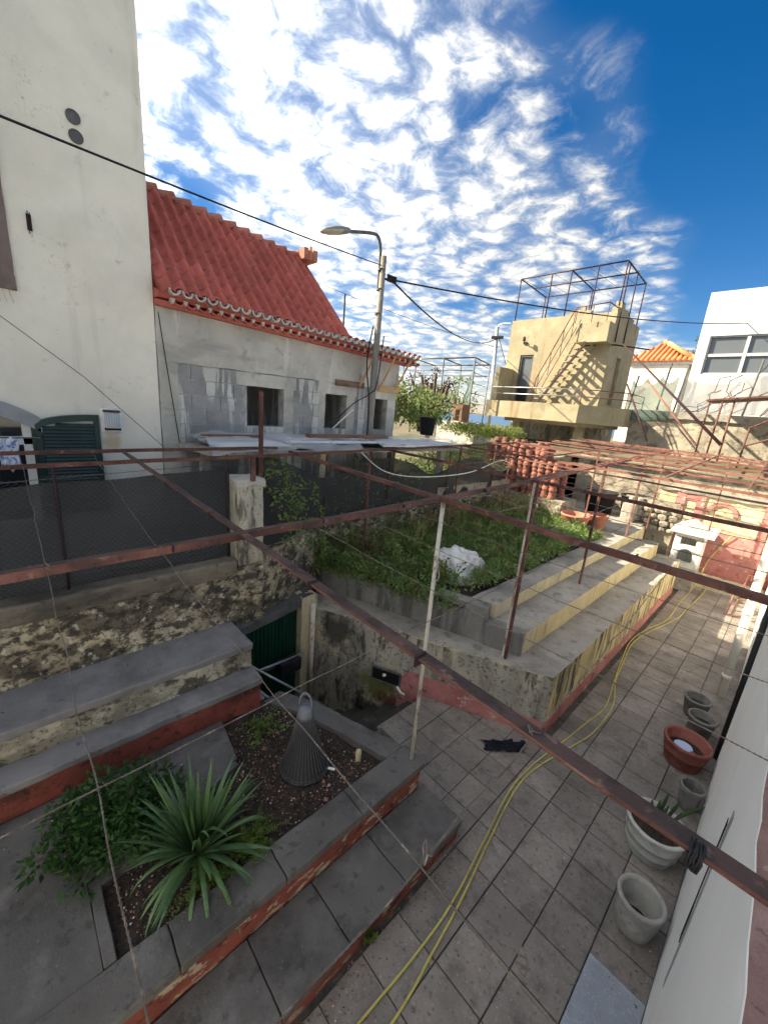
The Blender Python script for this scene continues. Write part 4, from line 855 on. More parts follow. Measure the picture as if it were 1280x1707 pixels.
# ------------------------------------------------------------------ street lamp and cables
PX, PY = -5.6, 4.95
lp = thing('street_lamp', (PX,PY,1.9), 'grey concrete post with a curved arm street light', 'street lamp')
MB().tube([(PX-.02,PY,1.6),(PX,PY,4.0),(PX+.02,PY+.02,6.50)], [.070,.060,.047], 12).build('pole', 'pole_concrete', lp, smooth=True)
top = at(633,395,x=PX); hd = at(578,386,x=PX); arm = [Vector((PX-.05,PY+.0,6.0)), Vector((PX-.05,PY,6.45)), at(634,412,x=PX-.05), at(630,394,x=PX-.05), at(618,388,x=PX-.05), at(578,385,x=PX-.05)]
MB().tube(smooth_path(arm, 8), .025, 10).build('arm', 'steel_grey', lp, smooth=True)
h0, h1 = at(582,385,x=PX-.05), at(535,384,x=PX-.05); hdv = (h1-h0)
hm = MB(); n = 12
for i, (t, wd, hh) in enumerate(((0,.05,.03),(.06,.075,.05),(.35,.115,.07),(.65,.12,.068),(.9,.085,.045),(1,.02,.012))):
    c = h0+hdv*t
    for j in range(n):
        a = 2*pi*j/n; hm.v.append((c.x+wd*cos(a), c.y, c.z+hh*sin(a)*(1.0 if sin(a) > 0 else .75)))
for i in range(5):
    for j in range(n): hm.f.append([i*n+j,i*n+(j+1)%n,(i+1)*n+(j+1)%n,(i+1)*n+j]); hm.m.append(1 if (j >= 6 and 2 <= i) else 0)
hm.f.append(list(range(n))); hm.m.append(0); hm.f.append([5*n+j for j in range(n)]); hm.m.append(0)
hm.build('lamp_head', ['lamp_grey','lamp_lens'], lp, smooth=True)
for z in (6.28, 5.98, 5.6): MB().tube([(PX,PY,z),(PX,PY,z+.03)], .062, 12).build('band', 'steel_grey', lp)
bx = MB()
ic = at(655,468,x=PX+.02)
bx.bar((PX,PY,ic.z-.02), (PX+.05,PY+.28,ic.z), .03, .03)
for k in range(4): bx.tube([(PX+.06,PY+.12+.055*k,ic.z-.05),(PX+.06,PY+.12+.055*k,ic.z+.055)], [.02,.028], 8)
bx.build('insulator_bracket', 'cable', lp)
MB().tube(smooth_path([(PX-.0,PY-.09,5.4),(PX+.03,PY-.2,4.8),(PX+.05,PY-.12,4.2),(PX+.06,PY-.12,3.5),(PX-.2,PY-.2,3.3),(PX-.1,PY-.15,3.1)], 8), .012, 6).build('cable_down', 'cable', lp, smooth=True)
MB().tube(smooth_path([at(640,560,x=PX+.06), at(628,640,x=PX+.1), at(618,655,x=PX+.1), at(590,672,x=PX+.12), at(570,690,x=PX+.12), at(540,712,x=PX+.12)], 8), .010, 6).build('cable_loop', 'cable', lp, smooth=True)
tp = Vector((PX,PY,at(634,441,x=PX).z))
def cable(name, pts, r, lb, mat='cable'):
    tag(MB().tube(pts, r, 6).build(name, mat, smooth=True), lb, 'cable')
p0 = at(0,186,x=-3.6); d_ = (p0-tp); cable('overhead_cable', sag(tp, tp+d_*1.25, 0.03, 20), .0085, 'thick black overhead cable from the street lamp past the cream house')
ip = Vector((PX+.06,PY+.25,ic.z)); e1 = at(1280,521,y=24); cable('overhead_cable', sag(ip, ip+(e1-ip)*1.3, .5, 24), .016, 'long black overhead cable running right behind the tower cage')
e2 = at(829,563,y=19); cable('overhead_cable', sag(ip+Vector((0,0,-.03)), e2, .55, 24), .016, 'sagging black cable from the street lamp to the far lamp post')
e3, e4 = at(525,462,y=10), at(830,580,y=19); cable('overhead_cable', sag(e3+(e3-e4)*.3, e4, .2, 20), .010, 'thin grey cable crossing the sky behind the street lamp')
cable('wall_wire', [at(0,526,x=-5.93)+Vector((0,-.4,.35)), at(0,526,x=-5.93), at(140,628,x=-5.9), at(272,744,x=-5.6)], .004, 'thin wire running diagonally down across the cream house')
cable('wall_wire', [(-5.97,1.60,5.0),(-5.965,1.66,4.4),(-5.96,1.78,3.3)], .006, 'dark wire hanging down the near corner of the block house')
# ------------------------------------------------------------------ yellow tower
tw = thing('tower_house', (-7.5,17,3), 'small ochre flat-roofed tower house with balcony and outside stair', 'house')
TX0, TX1, TY0, TY1 = -9.62, -5.60, 16.0, 18.7
wl_ = MB(); D = (-9.0,-8.42,4.75,6.6)
wl_.box((TX0,TY0,4.3), (D[0],TY0+.25,7.95)); wl_.box((D[1],TY0,4.3), (TX1,TY0+.25,7.95)); wl_.box((D[0],TY0,D[3]), (D[1],TY0+.25,7.95))
wl_.box((TX0,TY1-.2,4.3), (TX1-.2,TY1,7.9)); wl_.box((TX0,TY0+.251,4.3), (TX0+.2,TY1-.201,7.92))
wl_.build('wall', 'tower', tw, rough=(.4,.012,1.5))
w2 = MB(); W = (16.95,17.42,4.85,6.55)
w2.box((TX1-.22,TY0+.251,4.3), (TX1-.001,W[0],7.9)); w2.box((TX1-.22,W[1],4.3), (TX1-.001,TY1,7.9)); w2.box((TX1-.22,W[0],W[3]), (TX1-.001,W[1],7.9)); w2.box((TX1-.22,W[0],4.3), (TX1-.001,W[1],W[2]))
w2.build('wall', 'tower', tw, rough=(.4,.012,1.5))
MB().box((TX0+.2,TY0+.25,7.45), (TX1-.22,TY1-.2,7.6)).build('roof', 'concrete', tw)
MB().box((TX1-.18,W[0],W[2]), (TX1-.14,W[1],W[3])).build('side_window', 'tower', tw)
for k, (a, b, h) in enumerate(((-7.35,-6.9,.16), (-6.9,-6.75,.30), (-6.75,-6.5,.12))): MB().box((a,TY0,7.95), (b-.003,TY0+.22,7.95+h)).build('broken_parapet', 'tower', tw, rough=(.1,.03,5))
for k, (a, b, h) in enumerate(((16.0,16.25,.20),(16.26,16.6,.42),(16.61,17.2,.24),(17.21,17.9,.10))): MB().box((TX1-.2,a,7.905), (TX1,b,7.905+h)).build('broken_parapet', 'tower', tw, rough=(.1,.03,5))
dd = MB().box((D[0],TY0+.1,D[2]), (D[1],TY0+.14,D[3])).build('door', 'glass_grey', tw)
for a, b in (((D[0],TY0+.03,D[2]),(D[0]+.07,TY0+.1,D[3])), ((D[1]-.07,TY0+.03,D[2]),(D[1],TY0+.1,D[3])), ((D[0]+.07,TY0+.03,D[3]-.07),(D[1]-.07,TY0+.1,D[3])), ((D[0]+.07,TY0+.03,5.3),(D[1]-.07,TY0+.1,5.36))): MB().box(a, b).build('frame', 'steel_grey', dd)
MB().box((D[0]+.07,TY0+.06,4.78), (D[1]-.07,TY0+.095,5.3)).build('lower_panel', 'black_plastic', dd)
# balcony: slab and parapet, wrapping the corner on a slant
BP = [(-9.9,16.0),(-9.42,14.6),(-5.70,14.6),(-4.55,15.85),(-4.55,18.0),(-5.6,18.0),(-5.6,16.0)]
MB().prism(BP, 4.20, 4.42).build('balcony_slab', 'tower', tw)
MB().prism([(-9.3,16.0),(-8.6,14.9),(-5.8,14.9),(-5.2,15.9),(-5.2,17.5)], 3.95, 4.2).build('balcony_soffit', 'tower', tw)
for p, q in zip(BP[1:4], BP[2:5]):
    p2, q2 = off(p, q, -.14); MB().prism([p, q, q2, p2], 4.08, 4.70).build('parapet', 'tower', tw, rough=(.3,.01,2))
MB().prism([(-9.9,15.98),(-9.35,14.85),(-9.2,14.9),(-9.2,15.98)], 4.42, 6.02).build('side_wall', 'tower', tw, rough=(.3,.012,2))
for z in (5.22, 4.98): MB().tube([(-9.25,14.66,z),(-5.72,14.66,z)], .018, 6).build('rail', 'galv', tw, smooth=True); MB().tube([(-5.70,14.67,z),(-4.62,15.86,z),(-4.62,17.8,z)], .018, 6).build('rail', 'rust', tw, smooth=True)
for x, y in ((-5.72,14.66),(-4.62,15.86),(-4.62,17.8)): MB().tube([(x,y,4.65),(x,y,5.24)], .018, 6).build('rail_post', 'rust', tw, smooth=True)
# stair with thin treads up to a landing slab
S0, S1, SYa, SYb = Vector((-7.95,0,4.75)), Vector((-6.52,0,6.98)), 15.30, 15.88
for y in (SYa, SYb): MB().bar((S0.x+.35,y,S0.z-.05), (S1.x+.35,y,S1.z-.12), .04, .085).build('stringer', 'rust_dark' if y == SYa else 'tower', tw)
for k in range(10):
    t = (k+.5)/10; c = S0.lerp(S1, t); MB().box((c.x+.14,SYa,c.z), (c.x+.31,SYb,c.z+.035)).build('tread', 'tower', tw)
MB().box((-6.66,15.42,6.88), (-5.56,15.995,7.52)).build('landing', 'tower', tw, rough=(.2,.012,2))
MB().tube([(-7.85,SYa,4.75),(-7.80,SYa,5.62),(-6.75,SYa,8.02),(-5.65,SYa,8.08),(-5.62,16.0,8.06)], .02, 6).build('handrail', 'rust', tw, smooth=True)
MB().tube([(-7.80,SYa,5.15),(-6.75,SYa,7.55)], .014, 6).build('handrail', 'rust', tw); MB().tube([(-7.80,SYb,5.35),(-6.75,SYb,7.75)], .016, 6).build('handrail', 'rust', tw)
for t in (.08,.4,.72,1.0): c = Vector((-7.8,SYa,0)).lerp(Vector((-6.75,SYa,0)), t); MB().tube([(c.x,SYa,4.85+2.2*t),(c.x,SYa,5.62+2.4*t)], .014, 6).build('baluster', 'rust', tw)
for x in (-6.7,-6.15,-5.65): MB().tube([(x,SYa,7.5),(x,SYa,8.06)], .014, 6).build('baluster', 'rust', tw)
lm = MB().box((-8.95,15.93,7.02), (-8.80,16,7.10)); lm.tube([(-8.87,15.9,7.05),(-8.82,15.74,7.12)], .02, 6); lm.lathe([(0,0),(.07,.02),(.05,.16),(.0,.2)], 10, (-8.82,15.74,7.08)); lm.build('porch_lamp', 'black_plastic', tw)
for p in ((-8.4,15.6),(-5.9,15.6),(-7.2,17.5)): MB().box((p[0]-.15,p[1]-.15,2.2), (p[0]+.15,p[1]+.15,3.96)).build('column', 'tower', tw)
MB().box((-9.3,16.6,2.4), (-5.7,18.6,4.3)).build('base', 'end_wall', tw)
# roof cage
cg = thing('roof_cage', (-7.5,17.2,7.6), 'dark metal tube cage standing on the tower roof', 'cage')
def cbar(p, q, r=.025): MB().tube([p, q], r, 6).build('bar', 'rust_dark', cg, smooth=True)
zt_ = 9.52; xs_ = (-9.55,-8.25,-7.5,-6.55,-5.62); yb_ = 18.3
cbar((-9.55,16.05,zt_), (-5.62,16.05,zt_)); cbar((-9.55,yb_,zt_-.15), (-5.62,yb_,zt_-.15)); cbar((-9.55,17.2,zt_-.06), (-5.62,17.2,zt_-.06))
for x in (-9.55,-7.5,-5.62): cbar((x,16.05,zt_), (x,yb_,zt_-.15))
for x in xs_: cbar((x,16.05,7.7), (x,16.05,zt_))
for x in (-9.55,-7.55,-5.62): cbar((x,yb_,7.5), (x,yb_,zt_-.15))
for y in (16.3,17.2): cbar((-5.58,y,7.0), (-5.62,y,zt_-.02))
for k in range(6): cbar((-9.5+.65*k,16.05,zt_), (-9.2+.65*k,yb_,zt_-.15), .006)
cbar((-6.6,15.95,6.86), (-5.5,16.1,6.86)); cbar((-5.5,16.1,6.86), (-4.6,17.0,6.8))
sb = thing('steel_struts', (-3.4,14.6,3.5), 'dark crossed steel struts slanting down from the tower to the pergola', 'struts')
for p, q, m_ in ((at(1038,573,y=15.6), at(1203,741,y=13.6), 'rust_dark'), (at(1060,595,y=15.6), at(1200,742,y=13.7), 'rust_dark'), (at(1080,635,y=15.2), at(1160,742,y=13.4), 'rust_pale'), (at(1045,640,y=15.8), at(1078,735,y=14.5), 'rust_dark')):
    MB().tube([p, q], .028, 6).build('strut', m_, sb, smooth=True)
# ------------------------------------------------------------------ behind the yard: far wall, barbecue, neighbours
fw = thing('pink_end_wall', (-1.1,14,0), 'peeling pink and yellow wall with an arched panel closing the yard', 'wall')
MB().box((-2.62,14.0,-.1), (.45,14.22,2.46)).build('wall_face', 'yellow_pale', fw, rough=(.2,.02,3))
MB().box((-2.62,13.97,-.05), (.45,14.0,1.50)).build('dado', 'pink_paint', fw, rough=(.12,.012,4))
for a, b in ((-2.20,-1.98), (-1.72,-1.52), (-.30,-.15)): MB().box((a,13.955,1.50), (b,14.0,2.44)).build('pilaster', 'pink_paint', fw, rough=(.12,.012,4))
MB().box((-1.98,13.962,2.24), (-1.72,14.0,2.42)).build('panel_head', 'pink_paint', fw, rough=(.12,.012,4))
am = MB(); n = 12
for k in range(n):
    t0, t1 = pi*k/n, pi*(k+1)/n; f = lambda t, r: (-1.12+r*cos(t), 1.98+r*sin(t))
    am.add([(x, y, z) for y in (13.955,14.0) for x, z in (f(t0,.26), f(t0,.36), f(t1,.36), f(t1,.26))], [(0,1,2,3),(7,6,5,4),(1,5,6,2),(0,3,7,4)])
am.build('arch_band', 'pink_paint', fw)
MB().box((-2.7,13.93,2.44), (.5,14.28,2.56)).build('coping', 'concrete', fw, rough=(.15,.03,4))
ky = thing('yard_kerb', (-.55,13.6,0), 'pale yellow raised kerb across the far end of the yard', 'kerb')
MB().box((-1.33,13.45,-.05), (.2,13.62,.14)).build('kerb_face', 'yellow_pale', ky, bevel=.01, rough=(.1,.008,5))
MB().box((-1.33,13.63,-.05), (.2,13.9,.30)).build('kerb_back', 'yellow_pale', ky, bevel=.01, rough=(.1,.01,5))
bq = thing('barbecue', (-1.5,12.9,0), 'white masonry barbecue with two openings and a sloping slab roof', 'barbecue')
MB().box((-1.83,12.75,-.05), (-1.16,13.35,.62)).build('plinth', 'concrete', bq, bevel=.015, rough=(.1,.01,5))
bf = MB(); X0, X1 = -1.80, -1.18
for a, b in (((X0,12.75,.62),(-1.66,12.85,1.52)), ((-1.32,12.75,.62),(X1,12.85,1.52)), ((-1.66,12.75,1.42),(-1.32,12.85,1.52)), ((-1.66,12.75,1.12),(-1.32,12.85,1.22)), ((-1.66,12.75,.62),(-1.32,12.85,.76))): bf.box(a, b)
bf.build('front', 'bbq_white', bq)
aq = MB(); n = 8
for k in range(n):
    t0, t1 = pi*k/n, pi*(k+1)/n
    aq.add([(x,y,z) for y in (12.752,12.85) for x, z in ((-1.49+.168*cos(t0),.95+.168*sin(t0)), (-1.49+.168*cos(t0),1.121), (-1.49+.168*cos(t1),1.121), (-1.49+.168*cos(t1),.95+.168*sin(t1)))], [(0,1,2,3),(7,6,5,4),(0,3,7,4)])
aq.build('arch', 'bbq_white', bq)
for a, b in (((X0,12.851,.62),(X0+.08,13.33,1.52)), ((X1-.08,12.851,.62),(X1,13.33,1.52)), ((X0+.08,13.25,.62),(X1-.08,13.33,1.52))): MB().box(a, b).build('side', 'bbq_white', bq)
MB().add([(x,y,z) for z0 in (0,.05) for x, y, z in ((-1.92,12.62,1.53+z0),(-.98,12.62,1.53+z0),(-.98,13.42,1.66+z0),(-1.92,13.42,1.66+z0))], [(0,3,2,1),(4,5,6,7),(0,1,5,4),(1,2,6,5),(2,3,7,6),(3,0,4,7)]).build('roof_slab', 'bbq_white', bq, bevel=.008)
MB().add([(-1.86,12.66,1.585),(-1.2,12.66,1.585),(-1.52,12.68,1.74),(-1.86,13.3,1.72),(-1.2,13.3,1.72),(-1.52,13.3,1.86)], [(0,1,2),(3,5,4),(0,2,5,3),(1,4,5,2)]).build('roof_gable', 'bbq_white', bq)
rw = thing('rubble_wall', (-2.5,13.4,1.3), 'low rough grey stone wall beside the pink end wall', 'wall')
random.seed(5)
for k in range(26):
    x, z = -3.1+.22*(k % 6)+U(-.04,.04), 1.40+.17*(k//6); s = U(.09,.13)
    b = MB(); b.lathe([(0,-s*.75),(s*.8,-s*.6),(s,0),(s*.85,s*.55),(0,s*.75)], 8, (x,13.2+U(-.04,.04),z), wob=.35, seed=k); b.build('stone', 'stone_wall', rw)
MB().box((-3.3,13.25,.5), (-1.95,13.5,2.15)).build('core', 'stone_wall', rw, rough=(.2,.04,3))
# red folding frame leaning at the wall
fr = thing('chair_frame', (-.05,12.6,0), 'pinkish-red metal chair frame leaning by the white wall at the far end', 'frame')
for p, q in (((-.22,11.95,.05),(-.18,13.2,.75)), ((.08,12.0,.05),(.12,13.2,.78)), ((-.22,11.95,.05),(.08,12.0,.05)), ((-.20,12.5,.36),(.10,12.5,.38)), ((-.18,13.2,.75),(.12,13.2,.78)), ((-.22,12.9,.0),(-.20,12.3,.62)), ((.08,12.9,.0),(.10,12.3,.62)), ((-.32,11.9,.03),(-.22,11.95,.05)), ((-.32,11.9,.03),(-.30,12.1,.55))):
    MB().tube([p, q], .018, 8).build('tube', 'rust_pale', fr, smooth=True)
# terracotta tile stacks
hp_ = MB(); hp_.lathe([(.045,0),(.082,0),(.086,.012),(.086,.045),(.079,.05),(.072,.085),(.060,.10),(.045,.10)], 12); ho = hp_.build('clay_pot', 'terracotta_old', smooth=False); hmesh = ho.data; bpy.data.objects.remove(ho)
ORD = ('first','second','third','fourth','fifth','sixth','seventh','eighth','ninth','tenth','eleventh','twelfth','thirteenth')
random.seed(3)
plat = tag(MB().box((-6.6,10.3,1.3), (-3.95,11.3,2.06)).build('rubble_platform', 'stone_wall', rough=(.2,.04,3)), 'rough stone platform under the stacked clay pots', 'platform')
for c in range(11):
    for row in range(2):
        x = -6.35+.205*c+.09*row; y = 10.45+.26*row; hN = 11+(c*5+row*3) % 3-max(0,c-8)*2; tx, ty = U(-.05,.05), U(-.04,.04)
        for q in range(hN):
            sc_ = U(1.12,1.30)
            o = inst('clay_pot', hmesh, (x+tx*q*.1+U(-.018,.018), y+ty*q*.1+U(-.018,.018), 2.07+.110*q), None, (U(-.14,.14), U(-.14,.14), U(0,6)), (sc_,sc_,1.22))
            tag(o, f'clay pot, {ORD[q]} up in the {ORD[c]} {("front", "back")[row]} stack from the left below the tower', 'pot', 'clay pots stacked below the tower')
def pot(name, prof, mat, loc, lb, n=32, wob=.0, cat='pot', smooth=True, inner=None, group=None):
    t = thing(name, loc, lb, cat, group)
    MB().lathe(prof, n, loc, wob=wob, seed=loc[1]).build('body', mat, t, smooth=smooth)
    random.seed(int(loc[1]*10))
    if inner: b = MB(); b.lathe([(0,inner[1]+.01),(inner[0]*.5,inner[1]+.004),(inner[0],inner[1])], n, loc); b.build('earth', 'soil', t, smooth=True)
    return t
def tapered(rb, rt, h, th, lip=.0, lh_=.04):
    return [(0,0),(rb,0),(rb+.006,.01),(rt-(lip),h-lh_),(rt,h-lh_+.004),(rt+.004,h-.008),(rt-.006,h),(rt-th+.004,h),(rt-th,h-.012),(rb-th*.6,.05),(0,.05)]
pot('flower_pot', tapered(.24,.34,.46,.03,.012,.05), 'terracotta', (-3.55,10.25,1.42), 'terracotta pot standing at the back of the bed')
pot('flower_pot', tapered(.20,.27,.40,.03,.012,.05), 'terracotta', (-3.25,10.95,1.46), 'smaller terracotta pot near the dark tubs behind the bed')
for k, (x, y, lb) in enumerate(((-3.05,13.6,'black plastic tub on the concrete beside the rubble wall'), (-3.95,13.2,'black plastic tub farther left in the shade behind the bed'))):
    tag(MB().lathe([(0,0),(.36,0),(.44,.62),(.47,.62),(.47,.66),(.42,.66),(.34,.04),(0,.04)], 24, (x,y,1.47)).build('black_tub', 'black_plastic', smooth=True), lb, 'tub', 'black tubs')
MB().box((-3.2,12.75,1.2), (-2.87,13.2,2.0)).build('concrete_block', 'concrete', bevel=.02, rough=(.12,.02,4)); tag(bpy.data.objects['concrete_block'], 'grey concrete block at the head of the stepped terrace', 'block')
# hillside wall, nets, white building, orange roof, awning
sw = thing('hillside_wall', (-1,17,2.5), 'grey rubble retaining wall along the hillside behind the yard', 'wall')
MB().box((-4.6,16.6,2.0), (6,17.0,4.55)).build('wall_face', 'stone_wall', sw, rough=(.3,.05,2)); MB().box((-4.7,16.5,4.5), (6,17.1,4.72)).build('coping', 'concrete', sw, rough=(.3,.04,2))
MB().box((-5.2,14.3,1.2), (6,14.6,3.05)).build('lower_wall', 'stone_wall', sw, rough=(.3,.05,2))
def net(name, P, mat, lb, n=24, amp=.12, sg=.25):
    b = MB(); a, c, d, e = [Vector(p) for p in P]
    for i in range(n+1):
        for j in range(9):
            s, t = i/n, j/8; p = a.lerp(c, s).lerp(e.lerp(d, s), t); p.z -= sg*t*sin(pi*((s*3) % 1)); p.y += amp*noise.noise((p.x*1.5,p.z*1.5,2)); b.v.append(tuple(p))
    for i in range(n):
        for j in range(8): b.f.append([i*9+j,(i+1)*9+j,(i+1)*9+j+1,i*9+j+1]); b.m.append(0)
    return tag(b.build(name, mat, smooth=True, recalc=False), lb, 'net')
net('shade_net', ((-4.75,16.4,4.3),(-3.4,16.4,4.45),(-3.4,16.4,5.9),(-4.75,16.4,5.75)), 'net_green', 'torn green shade net beside the tower balcony')
net('shade_net', ((-3.35,16.9,4.7),(2.5,16.9,4.9),(2.5,16.9,6.2),(-3.35,16.9,5.85)), 'net_grey', 'thin grey net along the top of the hillside wall', 40)
nf = thing('net_posts', (-3,16.5,4.5), 'thin leaning posts holding the nets on the hillside', 'posts')
for x, h in ((-4.8,5.9),(-3.9,6.3),(-3.4,6.2),(-1.6,6.4),(.4,6.3)): MB().tube([(x,16.75,4.5),(x+.12,16.75,h)], .03, 6).build('post', 'steel_grey', nf, smooth=True)
vi = MB(); random.seed(21)
for k in range(22):
    x = U(-3.3,2.2); pts = [Vector((x,16.8,4.75))]
    for s in range(7): pts.append(pts[-1]+Vector((U(-.1,.4),U(-.05,.05),U(-.02,.32))))
    vi.tube(pts, .014, 4)
tag(vi.build('bare_vines', 'bark', smooth=True), 'bare dark vine stems climbing the grey net', 'vines', kind='stuff')
wb = thing('white_building', (-1,23,4), 'plain white modern building with wide windows on the right', 'house')
WX0, WX1 = -4.22, 6.0
b = MB()
for (x0, x1, z0, z1) in ((WX0,-3.85,3,9.75), (-3.85,WX1,8.05,9.75), (-3.85,WX1,3,6.55), (1.2,WX1,6.55,8.05)): b.box((x0,22,z0), (x1,22.3,z1))
b.build('wall', 'far_white', wb); MB().box((WX0,22.301,3), (WX0+.3,30,9.7)).build('wall', 'far_white', wb); MB().box((WX0+.31,22.31,9.3), (WX1,30,9.6)).build('roof', 'far_white', wb); MB().box((WX0+.3,29.7,3),(WX1,30,9.3)).build('wall','far_white',wb)
for k in range(4):
    x0 = -3.85+1.26*k
    for z0, z1 in ((6.55,7.30),(7.30,8.05)):
        p = MB().box((x0+.05,22.14,z0+.05), (x0+1.21,22.17,z1-.05)).build('window', 'glass_grey', wb)
        for a, c in (((x0,22.05,z0),(x0+.055,22.2,z1)), ((x0+1.205,22.05,z0),(x0+1.26,22.2,z1)), ((x0+.056,22.06,z0),(x0+1.204,22.2,z0+.055)), ((x0+.056,22.06,z1-.055),(x0+1.204,22.2,z1))): MB().box(a, c).build('frame', 'far_white', p)
oh = thing('orange_roof_house', (-6.5,28,4), 'low cream house with a sunlit orange tiled hip roof', 'house')
MB().box((-7.9,26.2,3.2), (-5.2,30,7.6)).build('wall', 'far_cream', oh); MB().box((-8.0,26.05,7.5), (-5.0,30.2,7.66)).build('eave', 'far_white', oh)
# front hip face made of tile runs
apex = Vector((-6.95,28.2,8.95))
for k in range(13):
    x = -8.05+.245*k; t = 1-abs(x-apex.x)/max(apex.x+8.15 if x < apex.x else -4.85-apex.x, .1)
    q = Vector((x+(apex.x-x)*.0, 25.9+(apex.y-25.9)*t, 7.68+(apex.z-7.68)*t)); p = Vector((x,25.9,7.68))
    if (q-p).length > .1: MB().tube([p, p.lerp(q,.33), p.lerp(q,.66), q], [.11,.10,.095,.09], 8).build('roof_tile_run', 'roof_orange', oh, smooth=True)
for k in range(9):
    p = Vector((-4.9,25.9,7.7)).lerp(apex, k/9); q = Vector((-4.9,25.9,7.7)).lerp(apex, (k+1.15)/9); MB().tube([p, q+Vector((0,0,.05))], [.13,.11], 8).build('hip_tile', 'roof_orange', oh, smooth=True)
for k in range(16): MB().tube([(-4.9-.0, 26+.28*k, 7.68), (apex.x*.7-4.9*.3, 26+.28*k+.4, 8.6)], .11, 7).build('roof_tile_run', 'roof_orange', oh, smooth=True)
MB().add([(-8.1,25.9,7.66),(-4.85,25.9,7.66),tuple(apex),(-4.85,30.3,7.66),(-8.1,30.3,7.66)], [(0,1,2),(1,3,2),(4,0,2),(3,4,2)]).build('roof', 'roof_orange', oh)
aw = thing('awning_frame', (-1.2,15,3.3), 'rust-red metal awning frame with a flat sheet top at the far right', 'awning')
MB().add([(x,y,z+dz) for dz in (0,.05) for x, y, z in ((-2.3,15,5.02),(2.4,15,5.6),(2.4,16.3,5.6),(-2.3,16.2,5.02))], [(0,3,2,1),(4,5,6,7),(0,1,5,4),(1,2,6,5),(2,3,7,6),(3,0,4,7)]).build('top_sheet', 'rust', aw)
for p, q in (((-2.22,15.05,5.0),(-2.22,15.0,3.4)), ((-1.93,15.05,5.05),(-1.95,15.0,3.3)), ((-1.68,15.1,5.05),(-1.66,15.0,3.3)), ((-1.2,15.0,3.2),(-1.18,15.0,4.35)), ((-1.18,15.0,4.35),(-.6,15.0,4.75)), ((-1.2,15,3.85),(-.5,15,4.2))): MB().tube([p, q], .026, 6).build('leg', 'rust', aw, smooth=True)
# second lamp post, far cage
l2 = thing('far_lamp_post', (-12.1,19,3), 'far slim grey lamp post beside the tower', 'street lamp')
MB().tube([at(818,690,y=19)+Vector((0,0,-1)), at(829,545,y=19)], .09, 8).build('pole', 'galv', l2, smooth=True)
MB().tube(smooth_path([at(829,548,y=19), at(833,541,y=19), at(842,539,y=19), at(853,539,y=19)], 5), .035, 6).build('arm', 'galv', l2, smooth=True); MB().tube([at(820,562,y=18.9), at(838,562,y=18.9)], .08, 6).build('bracket', 'cable', l2)
MB().tube([at(832,565,y=19), at(843,607,y=18.5)], .02, 6).build('stay', 'cable', l2)
fc = thing('far_cage', (-14,15,3), 'grey metal frame cage with torn netting beyond the block house', 'cage')
def fb(p, q, r=.03): MB().tube([p, q], r, 6).build('bar', 'steel_grey', fc, smooth=True)
for y, z in ((14,6.25),(16.2,6.25)):
    fb((-15.2,y,z+.03), (-9.82-(y-14)*.35,y,z)); fb((-15.2,y,z-.45), (-9.82-(y-14)*.35,y,z-.48), .018)
for x in (-15.2,-13.0,-11.4,-9.82): fb((x,14,6.25), (x-.7,16.2,6.25)); fb((x,14,2.8), (x,14,6.25)); fb((x-.7,16.2,2.8), (x-.7,16.2,6.25), .022)
for k in range(8): fb((-9.82,14,3.3+.4*k), (-10.6,16.2,3.3+.4*k), .014)
o = net('torn_net', ((-11.6,15.9,4.7),(-9.95,14.2,4.4),(-9.9,14.1,6.0),(-10.6,15.0,5.7)), 'net_green', 'torn pale green netting hanging in the far cage', 14, .3, .3)
bh = thing('bird_house', (-9.6,13,3.6), 'small brown wooden box with a dark doorway beside the far cage', 'box')
MB().box((-9.85,13.0,3.75), (-9.4,13.5,4.4)).build('box', 'wood_brown', bh); MB().box((-9.7,12.98,3.8), (-9.55,13.0,4.2)).build('opening', 'dark_void', bh); MB().box((-10.4,12.8,2.7), (-8.6,13.8,3.74)).build('base_wall', 'render_grey', bh, rough=(.2,.03,3))
# white lump of rubble in the bed
rbk = MB()
bm = bmesh.new(); bmesh.ops.create_icosphere(bm, subdivisions=5, radius=1)
for v in bm.verts:
    d = 1+.28*noise.noise(v.co*1.6)+.14*noise.noise(v.co*4)+.07*noise.noise(v.co*11); v.co = Vector((v.co.x*.44*d, v.co.y*.40*d, max(-.2, v.co.z*.36*d)))
[setattr(f, 'smooth', True) for f in bm.faces]; me = bpy.data.meshes.new('white_rubble'); bm.to_mesh(me); bm.free(); me.materials.append(MAT['rubble_white']); o = bpy.data.objects.new('white_rubble', me); col.objects.link(o); o.location = (-3.55,5.42,1.52); tag(o, 'white crumbling lump of plaster lying in the weeds', 'rubble')
# ------------------------------------------------------------------ pots in the yard
pot('flower_pot', [(0,0),(.125,0),(.135,.015),(.15,.12),(.176,.30),(.182,.325),(.178,.345),(.165,.352),(.150,.345),(.143,.32),(.115,.06),(0,.05)], 'pot_grey', (-.01,3.40,0), 'empty rough grey concrete pot nearest the metal plate', wob=.02, inner=(.125,.07))
tB = pot('flower_pot', [(0,0),(.185,0),(.195,.02),(.215,.10),(.224,.105),(.222,.12),(.232,.21),(.242,.214),(.240,.23),(.252,.33),(.262,.34),(.262,.365),(.245,.37),(.228,.36),(.19,.1),(0,.08)], 'pot_white', (-.09,4.24,0), 'large whitish ringed pot holding a few succulent stems', wob=.012, inner=(.222,.29))
tC = pot('flower_pot', [(0,0),(.185,0),(.192,.01),(.222,.17),(.230,.172),(.230,.19),(.247,.30),(.256,.305),(.258,.335),(.248,.345),(.228,.34),(.222,.32),(.17,.05),(0,.04)], 'pot_red', (-.10,5.84,0), 'wide red-brown plastic pot with a blue dish inside', inner=(.205,.20))
